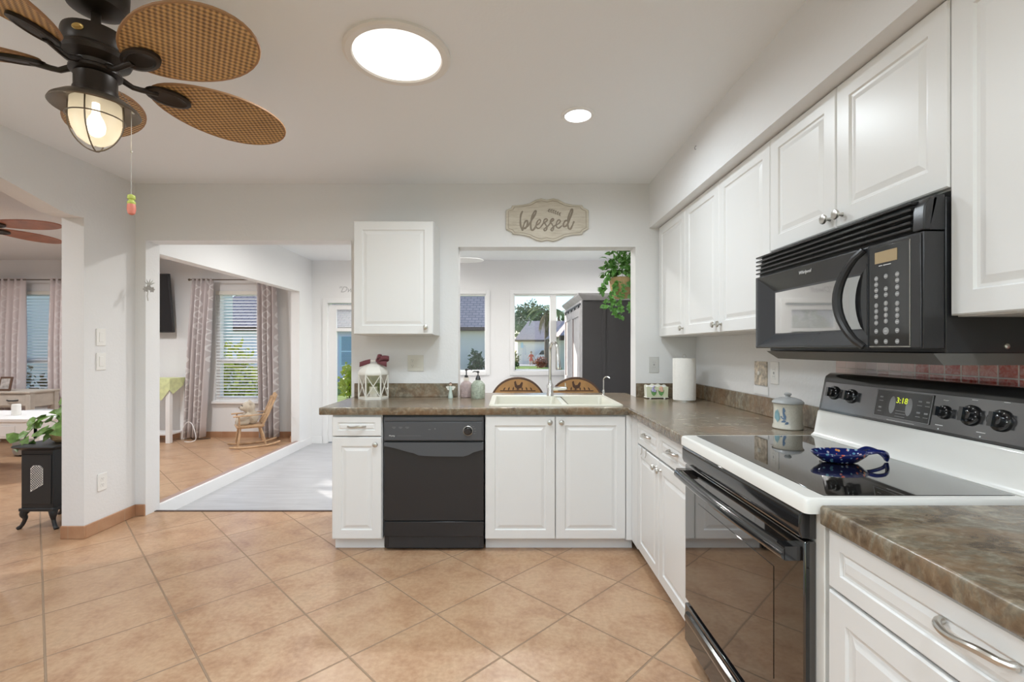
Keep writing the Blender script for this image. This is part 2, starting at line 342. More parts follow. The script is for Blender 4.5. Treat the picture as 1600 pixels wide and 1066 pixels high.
# ------------------------------------------------------------------ mesh builder
WL = {}
def face_back(o):  # frame for a face looking at -Y: u = +X, v = +Z, w = toward the viewer
    return Matrix(((1, 0, 0, o[0]), (0, 0, -1, o[1]), (0, 1, 0, o[2]), (0, 0, 0, 1)))
def face_right(o):  # looks at -X: u = -Y, v = Z, w = -X
    return Matrix(((0, 0, -1, o[0]), (-1, 0, 0, o[1]), (0, 1, 0, o[2]), (0, 0, 0, 1)))
def face_left(o):   # looks at +X: u = +Y, v = Z, w = +X
    return Matrix(((0, 0, 1, o[0]), (1, 0, 0, o[1]), (0, 1, 0, o[2]), (0, 0, 0, 1)))
class MB:
    def __init__(s, M=None): s.v = []; s.f = []; s.mi = []; s.M = M or Matrix.Identity(4); s.cur = 0; s.sm = []; s.smooth = False
    def P(s, pts, faces):
        k = len(s.v)
        for p in pts: s.v.append(s.M @ Vector(p))
        for f in faces: s.f.append([i + k for i in f]); s.mi.append(s.cur); s.sm.append(s.smooth)
        return s
    def box(s, x0, x1, y0, y1, z0, z1):
        return s.P([(x0, y0, z0), (x1, y0, z0), (x1, y1, z0), (x0, y1, z0), (x0, y0, z1), (x1, y0, z1), (x1, y1, z1), (x0, y1, z1)],
                   [(0, 3, 2, 1), (4, 5, 6, 7), (0, 1, 5, 4), (1, 2, 6, 5), (2, 3, 7, 6), (3, 0, 4, 7)])
    def cyl(s, p0, p1, r0, r1=None, n=16, cap=True):
        if r1 is None: r1 = r0
        p0 = Vector(p0); p1 = Vector(p1); d = (p1 - p0).normalized()
        a = d.orthogonal().normalized(); b = d.cross(a)
        pts = []
        for p, r in ((p0, r0), (p1, r1)):
            for i in range(n):
                t = 2 * PI * i / n; pts.append(p + a * (r * math.cos(t)) + b * (r * math.sin(t)))
        fs = [(i, (i + 1) % n, n + (i + 1) % n, n + i) for i in range(n)]
        if cap: fs += [tuple(range(n - 1, -1, -1)), tuple(range(n, 2 * n))]
        return s.P(pts, fs)
    def tube(s, pts, r, n=8, cap=True, flat=1.0, up=None):
        pts = [Vector(p) for p in pts]; rs = r if isinstance(r, (list, tuple)) else [r] * len(pts)
        out = []; a = None
        for i, p in enumerate(pts):
            d = (pts[min(i + 1, len(pts) - 1)] - pts[max(i - 1, 0)])
            if d.length < 1e-9: d = Vector((0, 0, 1))
            d.normalize()
            if up is not None:
                a = d.cross(Vector(up)); a = a.normalized() if a.length > 1e-4 else d.orthogonal().normalized()
            elif a is None: a = d.orthogonal().normalized()
            else:
                a = a - d * a.dot(d); a = a.normalized() if a.length > 1e-6 else d.orthogonal().normalized()
            b = d.cross(a)
            for k in range(n):
                t = 2 * PI * k / n; out.append(p + a * (rs[i] * math.cos(t)) + b * (rs[i] * flat * math.sin(t)))
        fs = []
        for i in range(len(pts) - 1):
            for k in range(n):
                fs.append((i * n + k, i * n + (k + 1) % n, (i + 1) * n + (k + 1) % n, (i + 1) * n + k))
        if cap: fs += [tuple(range(n - 1, -1, -1)), tuple(range((len(pts) - 1) * n, len(pts) * n))]
        return s.P(out, fs)
    def lathe(s, prof, c=(0, 0, 0), n=24, cap=True, ax='z', sq=None):
        """prof = [(radius, height)]; sq = (sx, sy) squash"""
        out = []; sx, sy = sq or (1, 1); c = Vector(c)
        for r, h in prof:
            for k in range(n):
                t = 2 * PI * k / n; x, y = r * math.cos(t) * sx, r * math.sin(t) * sy
                out.append(c + (Vector((x, y, h)) if ax == 'z' else Vector((x, -h, y)) if ax == 'y' else Vector((h, x, y))))
        fs = []
        m = len(prof)
        for i in range(m - 1):
            for k in range(n):
                q = (i * n + k, i * n + (k + 1) % n, (i + 1) * n + (k + 1) % n, (i + 1) * n + k)
                fs.append(q)
        if cap: fs += [tuple(range(n - 1, -1, -1)), tuple(range((m - 1) * n, m * n))]
        return s.P(out, fs)
    def prism(s, poly, a, b, ax='z'):
        """poly in the two other axes; ax z: (x,y), y: (x,z), x: (y,z)"""
        def q(p, h): return (p[0], p[1], h) if ax == 'z' else (p[0], h, p[1]) if ax == 'y' else (h, p[0], p[1])
        n = len(poly)
        return s.P([q(p, a) for p in poly] + [q(p, b) for p in poly],
                   [tuple(range(n - 1, -1, -1)), tuple(range(n, 2 * n))] + [(i, (i + 1) % n, n + (i + 1) % n, n + i) for i in range(n)])
    def ball(s, c, r, n=16, m=10, sc=(1, 1, 1), R=None):
        c = Vector(c); pts = []; R = R or Matrix.Identity(3)
        for i in range(1, m):
            ph = PI * i / m
            for k in range(n):
                t = 2 * PI * k / n
                pts.append(c + R @ Vector((r * sc[0] * math.sin(ph) * math.cos(t), r * sc[1] * math.sin(ph) * math.sin(t), r * sc[2] * math.cos(ph))))
        top = len(pts); pts.append(c + R @ Vector((0, 0, r * sc[2]))); pts.append(c + R @ Vector((0, 0, -r * sc[2])))
        fs = [(i * n + k, (i + 1) * n + k, (i + 1) * n + (k + 1) % n, i * n + (k + 1) % n) for i in range(m - 2) for k in range(n)]
        fs += [(top, k, (k + 1) % n) for k in range(n)] + [(top + 1, (m - 2) * n + (k + 1) % n, (m - 2) * n + k) for k in range(n)]
        return s.P(pts, fs)
    def loops(s, loops, cap=True, cap0=False):
        n = len(loops[0]); pts = [p for l in loops for p in l]
        fs = [(i * n + k, i * n + (k + 1) % n, (i + 1) * n + (k + 1) % n, (i + 1) * n + k) for i in range(len(loops) - 1) for k in range(n)]
        if cap: fs.append(tuple(range((len(loops) - 1) * n, len(loops) * n)))
        if cap0: fs.append(tuple(range(n - 1, -1, -1)))
        return s.P(pts, fs)
    def leaf(s, c, d, nrm, L, W, bend=.15):
        c = Vector(c); d = Vector(d).normalized(); sd = d.cross(Vector(nrm)); sd = sd.normalized() if sd.length > 1e-4 else d.orthogonal().normalized(); up = sd.cross(d)
        pts = [c, c + d * L * .3 + sd * W * .5 + up * L * bend * .3, c + d * L * .3 + up * L * bend * .15, c + d * L * .3 - sd * W * .5 + up * L * bend * .3,
               c + d * L * .68 + sd * W * .36, c + d * L * .68 - up * L * .02, c + d * L * .68 - sd * W * .36, c + d * L - up * L * bend]
        return s.P(pts, [(0, 1, 2), (0, 2, 3), (1, 4, 5, 2), (2, 5, 6, 3), (4, 7, 5), (5, 7, 6)])
    def build(s, name, mat, parent=None, bevel=0, smooth=None, seg=2, origin=None, angle=35):
        me = bpy.data.meshes.new(name)
        if parent is not None: o0 = WL[parent.name]
        elif origin is not None: o0 = Vector(origin)
        else:
            xs = [v.x for v in s.v]; ys = [v.y for v in s.v]; zs = [v.z for v in s.v]
            o0 = Vector(((min(xs) + max(xs)) / 2, (min(ys) + max(ys)) / 2, min(zs)))
        me.from_pydata([v - o0 for v in s.v], [], s.f)
        mats = mat if isinstance(mat, (list, tuple)) else [mat]
        for q in mats: me.materials.append(q)
        if len(mats) > 1:
            for p, i in zip(me.polygons, s.mi): p.material_index = i
        bm = bmesh.new(); bm.from_mesh(me); bmesh.ops.recalc_face_normals(bm, faces=bm.faces); bm.to_mesh(me); bm.free()
        if smooth:
            me.polygons.foreach_set('use_smooth', [True] * len(me.polygons))
            try: me.set_sharp_from_angle(angle=math.radians(angle))
            except Exception: pass
        o = bpy.data.objects.new(name, me); COL.objects.link(o)
        if parent is not None: o.parent = parent; WL[o.name] = o0
        else: o.location = o0; WL[o.name] = o0.copy()
        if bevel:
            bv = o.modifiers.new('bevel', 'BEVEL'); bv.width = bevel; bv.segments = seg; bv.limit_method = 'ANGLE'; bv.angle_limit = math.radians(40)
            me.polygons.foreach_set('use_smooth', [True] * len(me.polygons))
            try: me.set_sharp_from_angle(angle=math.radians(60))
            except Exception: pass
        return o
def tag(o, label, cat, group=None):
    o['label'] = label; o['category'] = cat
    if group: o['group'] = group
    return o
def stuff(o): o['kind'] = 'stuff'; return o
def struct(o): o['kind'] = 'structure'; return o
def thing(name, label, cat, loc, group=None):
    o = bpy.data.objects.new(name, None); COL.objects.link(o); o.location = loc; o.empty_display_size = .05
    WL[o.name] = Vector(loc); return tag(o, label, cat, group)
def copy_tree(o, parent=None):
    c = o.copy(); COL.objects.link(c); c.parent = parent; WL[c.name] = WL[o.name].copy()
    for ch in list(o.children): copy_tree(ch, c)
    return c
def text(name, body, size, M, mat, parent, shear=0, ext=.0004, align='CENTER', space=1.0):
    cu = bpy.data.curves.new(name, 'FONT'); cu.body = body; cu.size = size; cu.shear = shear; cu.extrude = ext; cu.align_x = align; cu.align_y = 'CENTER'
    cu.space_character = space; cu.resolution_u = 4
    cu.materials.append(mat); o = bpy.data.objects.new(name, cu); COL.objects.link(o)
    Mw = M.copy()
    if parent is not None:
        o.parent = parent; Mw.translation = Mw.translation - WL[parent.name]
    bpy.context.view_layer.update()
    me = bpy.data.meshes.new_from_object(o.evaluated_get(bpy.context.evaluated_depsgraph_get()))
    bpy.data.objects.remove(o)
    o = bpy.data.objects.new(name, me); COL.objects.link(o); o.parent = parent
    o.matrix_local = Mw; WL[o.name] = WL[parent.name] if parent else Mw.translation
    return o
def smooth_line(pts, k=6, closed=False):
    pts = [Vector(p) for p in pts]; n = len(pts); out = []
    rng = range(n) if closed else range(n - 1)
    for i in rng:
        p0 = pts[(i - 1) % n] if closed or i > 0 else pts[0]; p1 = pts[i]; p2 = pts[(i + 1) % n]; p3 = pts[(i + 2) % n] if closed or i + 2 < n else pts[-1]
        for j in range(k):
            t = j / k
            out.append(.5 * ((2 * p1) + (p2 - p0) * t + (2 * p0 - 5 * p1 + 4 * p2 - p3) * t * t + (3 * p1 - p0 - 3 * p2 + p3) * t ** 3))
    if not closed: out.append(pts[-1])
    return out
def rrect(x0, x1, y0, y1, r, n=5):
    out = []
    for cx, cy, a in ((x1 - r, y0 + r, -PI / 2), (x1 - r, y1 - r, 0), (x0 + r, y1 - r, PI / 2), (x0 + r, y0 + r, PI)):
        for i in range(n + 1):
            t = a + PI / 2 * i / n; out.append((cx + r * math.cos(t), cy + r * math.sin(t)))
    return out

# ------------------------------------------------------------------ shell
YB = 3.5; WT = .14; ZC = 2.451; XL = -2.757; XR = 1.382; YF = 6.60; YLV = 6.55; XH = -2.74; HZ = -.09
REAR = -1.9
# kitchen floor
struct(MB().box(-2.90, 1.50, REAR, YB + .10, -.12, 0).build('floor', TILE))
struct(MB().box(-8.1, -2.90, .4, 6.7, -.12, 0).box(-2.90, XH - .02, YB + .10, 6.7, -.12, 0).build('floor_living_room', TILE))
struct(MB().box(XH - .02, 3.1, YB + .10, 6.75, HZ - .06, HZ).build('floor_hall', VINYL))
# doorway threshold and riser
struct(MB().box(-2.68, -1.16, YB + .085, YB + .108, HZ, .004).build('trim_threshold', FASC))
struct(MB().box(XH - .022, XH + .012, YB + .14, 6.21, HZ, .012).build('trim_riser', TRIM))
struct(MB().box(XH - .06, XH - .018, YB + .14, 6.21, .0, .016).build('trim_step_edge', plain('step_edge', (.42, .30, .27), .4)))
# ceilings
struct(MB().box(-2.90, 1.50, REAR, YB + WT, ZC, ZC + .1).build('ceiling', CEIL))
struct(MB().box(-8.1, -2.90, .4, 6.7, ZC, ZC + .1).box(-2.90, XH - .1, YB + WT, 6.7, ZC, ZC + .1).build('ceiling_living_room', POPC))
struct(MB().box(XH - .1, 3.1, YB + WT, 6.75, ZC, ZC + .1).build('ceiling_hall', CEIL))
# back wall with doorway (X -2.68..-1.162, z<2.03) and pass-through (X -.373...935, z .835..1.984)
DX0, DX1, DZ = -2.68, -1.162, 2.03
PX0, PX1, PZ = -.373, .935, 1.984
w = MB(); y0, y1 = YB, YB + WT
w.box(-2.90, DX0, y0, y1, HZ, ZC); w.box(DX0, DX1, y0, y1, DZ, ZC); w.box(DX1, PX0, y0, y1, HZ, ZC)
w.box(PX0, PX1, y0, y1, PZ, ZC); w.box(PX0, PX1, y0, y1, HZ, .834); w.box(PX1, 1.5, y0, y1, HZ, ZC)
struct(w.build('wall_back', WALL, bevel=0))
# left wall with arched opening
LY0, LY1 = 2.545, 3.078
w = MB(); w.box(XL - .145, XL, LY1, YB, 0, ZC); w.box(XL - .145, XL, REAR, LY0, 0, ZC)
arch = [(LY1, ZC), (LY1, 2.085), (LY1 - .06, 2.079), (LY1 - .13, 2.080), (LY1 - .2, 2.092), (LY1 - .35, 2.130), (LY0, 2.172), (LY0, ZC)]
w.prism(arch, XL - .145, XL, 'x')
struct(w.build('wall_left', WALL))
struct(MB().box(XR, XR + .12, REAR, YB, 0, ZC).build('wall_right', WALL))
# unseen wall behind the camera; its wide window is added for fill daylight
w = MB(); w.box(-2.9, -2.3, REAR - .12, REAR, 0, ZC); w.box(.9, 1.5, REAR - .12, REAR, 0, ZC); w.box(-2.3, .9, REAR - .12, REAR, 2.15, ZC)
struct(w.build('wall_rear', WALL))
w = MB()
for x in (-2.3, -.73, .84): w.box(x, x + .06, REAR - .09, REAR - .03, 0, 2.15)
w.box(-2.3, .9, REAR - .09, REAR - .03, 2.09, 2.15); w.box(-2.3, .9, REAR - .09, REAR - .03, 0, .05)
o = struct(w.build('window_rear_fill', TRIM)); MB().box(-2.24, .84, REAR - .065, REAR - .058, .05, 2.09).build('pane', GLASS, o)
# soffit over the right cabinets
SX = 1.037; SZ = 2.122
struct(MB().box(SX, XR, REAR, YB, SZ, ZC).build('wall_soffit', WALL))
# baseboards: tiled skirting
w = MB(); w.box(XL, XL + .012, LY1, YB, 0, .085); w.box(XL, DX0, YB - .012, YB, 0, .085); w.box(XL - .145, XL + .012, LY1 - .012, LY1, 0, .085)
struct(w.build('baseboard_left', BTILE, bevel=.004))
# hall and living room walls
w = MB()
w.box(XH - .11, XH, 6.21, YF, HZ, ZC); w.box(XH - .11, XH, YB + WT, 6.21, 1.976, ZC); w.box(XH - .11, XH, YB + WT, YB + .20, HZ, ZC)
struct(w.build('wall_hall_left', WALLH))
HD0, HD1 = -2.52, -1.70      # glazed door
WA0, WA1 = -.78, -.315; WB0, WB1 = .065, 1.30; WZ0, WZ1 = .905, 1.985
w = MB(); y0, y1 = YF, YF + .15
w.box(-2.90, HD0, y0, y1, HZ, ZC); w.box(HD0, HD1, y0, y1, 1.86, ZC); w.box(HD1, WA0, y0, y1, HZ, ZC)
for a, b in ((WA0, WA1), (WB0, WB1)): w.box(a, b, y0, y1, HZ, WZ0); w.box(a, b, y0, y1, WZ1, ZC)
w.box(WA1, WB0, y0, y1, HZ, ZC); w.box(WB1, 3.1, y0, y1, HZ, ZC)
struct(w.build('wall_hall_far', WALLH))
struct(MB().box(3.0, 3.1, YB + WT, YF, HZ, ZC).build('wall_hall_right', WALLH))
struct(MB().box(1.5, 3.1, YB + .02, YB + WT, HZ, ZC).build('wall_hall_near', WALLH))
LW = [(-7.03, -6.02), (-4.05, -3.36)]     # living room window openings
LZ0, LZ1 = .50, 2.02
w = MB(); y0, y1 = YLV, YLV + .15; xs = [-8.1, LW[0][0], LW[0][1], LW[1][0], LW[1][1], XH - .11]
for i in (0, 2, 4): w.box(xs[i], xs[i + 1], y0, y1, 0, ZC)
for a, b in LW: w.box(a, b, y0, y1, 0, LZ0); w.box(a, b, y0, y1, LZ1, ZC)
struct(w.build('wall_living_far', WALL))
struct(MB().box(-8.1, -8.0, .4, YLV, 0, ZC).build('wall_living_left', WALL))
struct(MB().box(-8.1, XL - .145, .4, .5, 0, ZC).build('wall_living_near', WALL))
struct(MB().box(-8.0, XH - .11, YLV - .012, YLV, 0, .08).box(XH - .125, XH - .11, 6.21, YLV, 0, .08).build('baseboard_living_room', BTILE))
struct(MB().box(XH, XH + .012, 6.21, YF, HZ, HZ + .09).box(XH, HD0 - .07, YF - .012, YF, HZ, HZ + .09).box(HD1 + .07, 3, YF - .012, YF, HZ, HZ + .09).build('baseboard_hall', TRIM))

def window(name, x0, x1, z0, z1, Y, mull=(), rails=(), fw=.045, case=.0):
    w = MB(); d0, d1 = Y + .02, Y + .10
    w.box(x0, x0 + fw, d0, d1, z0, z1).box(x1 - fw, x1, d0, d1, z0, z1).box(x0 + fw, x1 - fw, d0, d1, z0, z0 + fw).box(x0 + fw, x1 - fw, d0, d1, z1 - fw, z1)
    for m_, mw in mull: w.box(m_ - mw / 2, m_ + mw / 2, d0, d1, z0 + fw, z1 - fw)
    for r_, rw in rails: w.box(x0 + fw, x1 - fw, d0 + .015, d1 - .01, r_ - rw / 2, r_ + rw / 2)
    if case:
        c = case; w.box(x0 - c, x0, Y - .015, Y, z0 - c, z1 + c).box(x1, x1 + c, Y - .015, Y, z0 - c, z1 + c).box(x0, x1, Y - .015, Y, z1, z1 + c).box(x0, x1, Y - .03, Y, z0 - c, z0)
    o = struct(w.build(name, TRIM, bevel=.003))
    MB().box(x0 + fw, x1 - fw, Y + .058, Y + .063, z0 + fw, z1 - fw).build('pane', GLASS, o)
    return o
window('window_1', WA0, WA1, WZ0, WZ1, YF, fw=.02, case=.05)
window('window_2', WB0, WB1, WZ0, WZ1, YF, mull=[((868 - VX) * YF / F - .03, .09)], fw=.02, case=.05)
for i, (a, b) in enumerate(LW):
    window('window_%d' % (i + 3), a, b, LZ0, LZ1, YLV, rails=[(1.06, .06)], fw=.05)
    struct(MB().box(a - .03, b + .03, YLV - .05, YLV + .02, LZ0 - .03, LZ0).build('trim_sill_%d' % (i + 1), TRIM, bevel=.003))
# glazed hall door
w = MB(); z0, z1 = HZ, 1.86
w.box(HD0, HD0 + .11, YF + .03, YF + .075, z0 + .01, z1 - .02).box(HD1 - .11, HD1, YF + .03, YF + .075, z0 + .01, z1 - .02)
w.box(HD0 + .11, HD1 - .11, YF + .03, YF + .075, z0 + .01, .22).box(HD0 + .11, HD1 - .11, YF + .03, YF + .075, 1.77, z1 - .02).box(HD0 + .11, HD1 - .11, YF + .03, YF + .075, 1.465, 1.515)
dr = struct(w.build('door_1', TRIM, bevel=.003))
MB().box(HD0 + .11, HD1 - .11, YF + .05, YF + .056, .22, 1.77).build('pane', GLASS, dr)
w = MB()
for k in range(16): z = 1.525 + k * .0155; w.P([(HD0 + .115, YF + .064, z), (HD1 - .115, YF + .064, z), (HD1 - .115, YF + .070, z + .009), (HD0 + .115, YF + .070, z + .009)], [(0, 1, 2, 3)])
w.build('blind_slat', TRIM, dr)
w = MB(); c = .065
w.box(HD0 - c, HD0, YF - .018, YF, HZ, 1.86 + c).box(HD1, HD1 + c, YF - .018, YF, HZ, 1.86 + c).box(HD0, HD1, YF - .018, YF, 1.86, 1.86 + c)
struct(w.build('trim_door', TRIM, bevel=.003))
MBd = MB().cyl((HD1 - .055, YF + .03, .93), (HD1 - .055, YF - .02, .93), .01).ball((HD1 - .055, YF - .035, .93), .028)
MBd.build('door_knob', NICKEL, dr, smooth=True)

# ------------------------------------------------------------------ cabinets
def panel_door(mb, x0, x1, z0, z1, fr=.055, th=.02):
    """routed raised panel door in the (u,v,w) frame; front face at w = th"""
    def L(i, d): return [(x0 + i, z0 + i, d), (x1 - i, z0 + i, d), (x1 - i, z1 - i, d), (x0 + i, z1 - i, d)]
    f = min(fr, (x1 - x0) * .3, (z1 - z0) * .3); q = min(1, (min(x1 - x0, z1 - z0) / 2 - f) * .72 / .034)
    mb.loops([L(0, 0), L(0, th - .004), L(.004, th), L(f, th), L(f + .004 * q, th - .006), L(f + .012 * q, th - .0065), L(f + .030 * q, th - .001), L(f + .034 * q, th - .001)], cap=True, cap0=True)
    return mb
def knob(parent, M, u, v, w, mat=NICKEL):
    mb = MB(M @ Matrix.Translation((u, v, w)))
    mb.lathe([(.0075, 0), (.006, .003), (.0045, .012), (.0075, .016), (.015, .019), (.0165, .023), (.015, .028), (.009, .0305)], n=18)
    return mb.build('knob', mat, parent, smooth=True)
def pull(parent, M, u, v, w, L=.11, mat=NICKEL):
    mb = MB(M @ Matrix.Translation((u, v, w)))
    n = 16; pts = []; rs = []
    for i in range(n + 1):
        t = i / n; x = (t - .5) * L
        pts.append((x, math.sin(t * 2 * PI) * -.0035, .008 + .020 * math.sin(PI * t) ** .55)); rs.append(.0042 + .0022 * abs(math.cos(PI * t * 1.0)) + .0015 * math.sin(PI * t))
    pts = [(-L / 2 - .002, 0, 0)] + pts + [(L / 2 + .002, 0, 0)]; rs = [.007] + rs + [.007]
    mb.tube(pts, rs, n=10)
    return mb.build('pull_handle', mat, parent, smooth=True)
def carcass(parent, M, x0, x1, z0, z1, depth, top=False, toe=.075, toe_in=.045, toe_ext=0, toe_mat=None):
    """hollow box in the (u,v,w) frame whose front edge is w=0 and whose back is w=-depth"""
    mb = MB(M); t = .018
    mb.box(x0, x0 + t, z0, z1, -depth, 0).box(x1 - t, x1, z0, z1, -depth, 0).box(x0 + t, x1 - t, z0, z0 + t, -depth, 0).box(x0 + t, x1 - t, z0 + t, z1, -depth, -depth + .006)
    if top: mb.box(x0 + t, x1 - t, z1 - t, z1, -depth, 0)
    mb.box(x0 + t, x1 - t, z1 - .035, z1, -t, 0)
    if toe: mb.box(x0 + .0, x1, 0.001, z0, -toe_in - .018, -toe_in).box(x0, x0 + t, 0.001, z0, -depth, -toe_in - .018).box(x1 - t, x1, 0.001, z0, -depth, -toe_in - .018)
    return mb.build('carcass', CAB, parent)

CT = .878; CB = .834          # worktop top and underside
YD = 2.892                    # face plane of the peninsula carcass (doors stand in front of it)
TOE = .075
def Xp(px, Y=YD - .02): return (px - VX) * Y / F
# peninsula: drawer unit
M = face_back((0, YD, 0))
a, b = Xp(518), Xp(596.5)
c = thing('base_cabinet', 'narrow white base cabinet with one drawer at the doorway end of the peninsula', 'cabinet', ((a + b) / 2, YD + .3, 0))
carcass(c, M, a, b, TOE, CB - .001, .58)
dz = 1.242 - (682.5 - VY) * 2.87 / F
d = panel_door(MB(M @ Matrix.Translation((0, 0, .001))), a + .003, b - .003, dz + .003, CB - .012, fr=.035).build('drawer', CAB, c)
pull(d, M, (a + b) / 2, (dz + CB - .01) / 2, .021, .10)
d = panel_door(MB(M @ Matrix.Translation((0, 0, .001))), a + .003, b - .003, TOE + .006, dz - .003).build('door', CAB, c)
knob(d, M, b - .035, dz - .045, .021)
# peninsula: sink cabinet, two doors and the corner filler
a, b = Xp(758), Xp(978); mid = (a + b) / 2
c = thing('base_cabinet', 'wide white two door base cabinet under the sink', 'cabinet', (mid, YD + .3, 0))
carcass(c, M, a, .762, TOE, CB - .001, .58, toe_in=.045)
MB(M).box(b + .002, .746, TOE, CB - .004, 0, .02).build('filler_panel', CAB, c)
for x0, x1, kx in ((a + .003, mid - .002, mid - .035), (mid + .002, b - .002, mid + .035)):
    d = panel_door(MB(M @ Matrix.Translation((0, 0, .001))), x0, x1, TOE + .006, CB - .010).build('door', CAB, c)
    knob(d, M, kx, CB - .045, .021)
# right run: double cabinet with two drawers
XD = .765                     # carcass face of the right run
M = face_right((XD, 0, 0))
y_far, y_mid, y_near = 2.74, 2.352, 1.925
c = thing('base_cabinet', 'white base cabinet with two drawers over two doors, between sink corner and stove', 'cabinet', (XD + .3, (y_far + y_near) / 2, 0))
carcass(c, M, -2.865, -y_near, TOE, CB - .001, XR - XD - .004, toe_in=.05)
MB(M).box(-2.868, -y_far - .002, TOE, CB - .004, 0, .02).build('filler_panel', CAB, c)
for i, (u0, u1) in enumerate(((-y_far, -y_mid), (-y_mid, -y_near))):
    d = panel_door(MB(M @ Matrix.Translation((0, 0, .001))), u0 + .003, u1 - .003, .690, CB - .012, fr=.035).build('drawer', CAB, c)
    pull(d, M, (u0 + u1) / 2, .765, .021, .10)
    d = panel_door(MB(M @ Matrix.Translation((0, 0, .001))), u0 + .003, u1 - .003, TOE + .006, .680).build('door', CAB, c)
    knob(d, M, -y_mid + (.035 if i else -.035), .64, .021)
    if i == 0:
        for q in (.10, .18):
            MB(M).tube([(u0 + q, .686, .012), (u0 + q, .686, .024), (u0 + q, .655, .026), (u0 + q + .004, .645, .032)], .0025, n=6).build('towel_hook', NICKEL, d)
# near cabinet, right of the stove
y_n0, y_n1 = 1.088, .36
XN = .752
M = face_right((XN, 0, 0))
c = thing('base_cabinet', 'white base cabinet with wide drawer in the near right corner', 'cabinet', (XN + .3, .7, 0))
carcass(c, M, -y_n0, -y_n1, TOE, CB - .001, XR - XN - .004, toe_in=.05)
d = panel_door(MB(M @ Matrix.Translation((0, 0, .001))), -y_n0 + .002, -y_n1 - .003, .697, CB - .006, fr=.038).build('drawer', CAB, c)
pull(d, M, -.742, .782, .021, .115)
d = panel_door(MB(M @ Matrix.Translation((0, 0, .001))), -y_n0 + .002, -y_n1 - .003, TOE + .006, .690).build('door', CAB, c)
knob(d, M, -y_n1 - .04, .64, .021)

# upper cabinets on the right wall
XU = 1.120
M = face_right((XU, 0, 0)); UZ0, UZ1 = 1.318, SZ - .002
def Yu(px): return 1.10 * F / (px - VX)
ydiv = [3.497, Yu(1070.5), Yu(1123.5), Yu(1203.5), Yu(1306.5), Yu(1483.5)]
UL = ['white wall cabinet with one door in the far right corner', 'white two door wall cabinet left of the microwave',
      'short white two door wall cabinet right above the microwave', 'tall white wall cabinet at the right edge, beside the microwave']
def wall_cabinet(label, u0, u1, z0, z1, doors, knobs, depth, M):
    o = M @ Vector(((u0 + u1) / 2, z0, -depth / 2))
    c = thing('wall_cabinet', label, 'cabinet', o, None)
    carcass(c, M, u0 + .0005, u1 - .0005, z0, z1, depth, top=True, toe=0)
    for (a, b), ks in zip(doors, knobs):
        d = panel_door(MB(M @ Matrix.Translation((0, 0, .001))), a + .0015, b - .0015, z0 + .003, z1 - .003, fr=.058).build('door', CAB, c)
        if ks is not None: knob(d, M, ks[0], ks[1], .021)
    return c
dp = XR - XU - .003
wall_cabinet(UL[0], -ydiv[0], -ydiv[1], UZ0, UZ1, [(-3.47, -ydiv[1])], [(-ydiv[1] - .03, UZ0 + .045)], dp, M)
wall_cabinet(UL[1], -ydiv[1], -ydiv[3], UZ0, UZ1, [(-ydiv[1], -ydiv[2]), (-ydiv[2], -ydiv[3])], [(-ydiv[2] - .03, UZ0 + .045), (-ydiv[2] + .03, UZ0 + .045)], dp, M)
MZ = 1.640
wall_cabinet(UL[2], -ydiv[3], -ydiv[5], MZ, UZ1, [(-ydiv[3], -ydiv[4]), (-ydiv[4], -ydiv[5])], [(-ydiv[4] - .03, MZ + .04), (-ydiv[4] + .03, MZ + .04)], dp, M)
wall_cabinet(UL[3], -ydiv[5] + .001, -.62, UZ0, UZ1, [(-ydiv[5] + .001, -.62)], [(-.66, UZ0 + .045)], dp, M)
# wall cabinet on the back wall
M = face_back((0, 3.222, 0))
wall_cabinet('square white wall cabinet on the back wall, above the lantern', (552 - VX) * 3.2 / F, (677 - VX) * 3.2 / F, 1.328, 2.097,
             [((552 - VX) * 3.2 / F, (677 - VX) * 3.2 / F)], [((677 - VX) * 3.2 / F - .05, 1.328 + .05)], .276, M)

# ------------------------------------------------------------------ worktops, sink
SXA, SXB, SYA, SYB = -.125, .712, 2.925, 3.545
def nose(mb, p0, p1, out, zt=CT, zb=CB):
    """rounded front edge from p0 to p1, standing out along `out`"""
    prof = []
    for i in range(7):
        t = PI / 2 * i / 6; prof.append((.008 * math.sin(t), zt - .008 + .008 * math.cos(t)))
    prof += [(.008, zb + .003), (.005, zb), (0, zb)]
    ox, oy = out
    A = [(p0[0] + ox * d, p0[1] + oy * d, z) for d, z in prof]; B = [(p1[0] + ox * d, p1[1] + oy * d, z) for d, z in prof]
    n = len(prof)
    mb.P(A + B, [(i, i + 1, n + i + 1, n + i) for i in range(n - 1)] + [tuple(range(n)), tuple(range(2 * n - 1, n - 1, -1))])
FRY = 2.86; FRX = .717
hx0, hx1, hy0, hy1 = SXA + .03, SXB - .03, SYA + .03, SYB - .05
wt = MB()
wt.box(-1.14, hx0, FRY + .008, YB - .001, CB, CT)                       # left of the sink, up to the wall
wt.box(hx0, hx1, FRY + .008, hy0, CB, CT)
wt.box(hx1, XR - .002, FRY + .008, YB - .001, CB, CT)
wt.box(PX0 + .002, hx0, YB - .001, 3.80, CB, CT).box(hx0, hx1, hy1, 3.80, CB, CT).box(hx1, PX1 - .002, YB - .001, 3.80, CB, CT)
wt.box(FRX + .008, XR - .002, 1.914, FRY + .008, CB, CT)
nose(wt, (-1.14, FRY + .008), (FRX + .008, FRY + .008), (0, -1)); nose(wt, (FRX + .008, FRY + .008), (FRX + .008, 1.914), (-1, 0))
nose(wt, (-1.14, FRY + .008), (-1.14, YB - .001), (-1, 0))
wt = tag(wt.build('worktop', LAM, smooth=True, angle=50), 'brown stone pattern L-shaped worktop around the sink, up to the far side of the stove', 'worktop')
WTL = .978
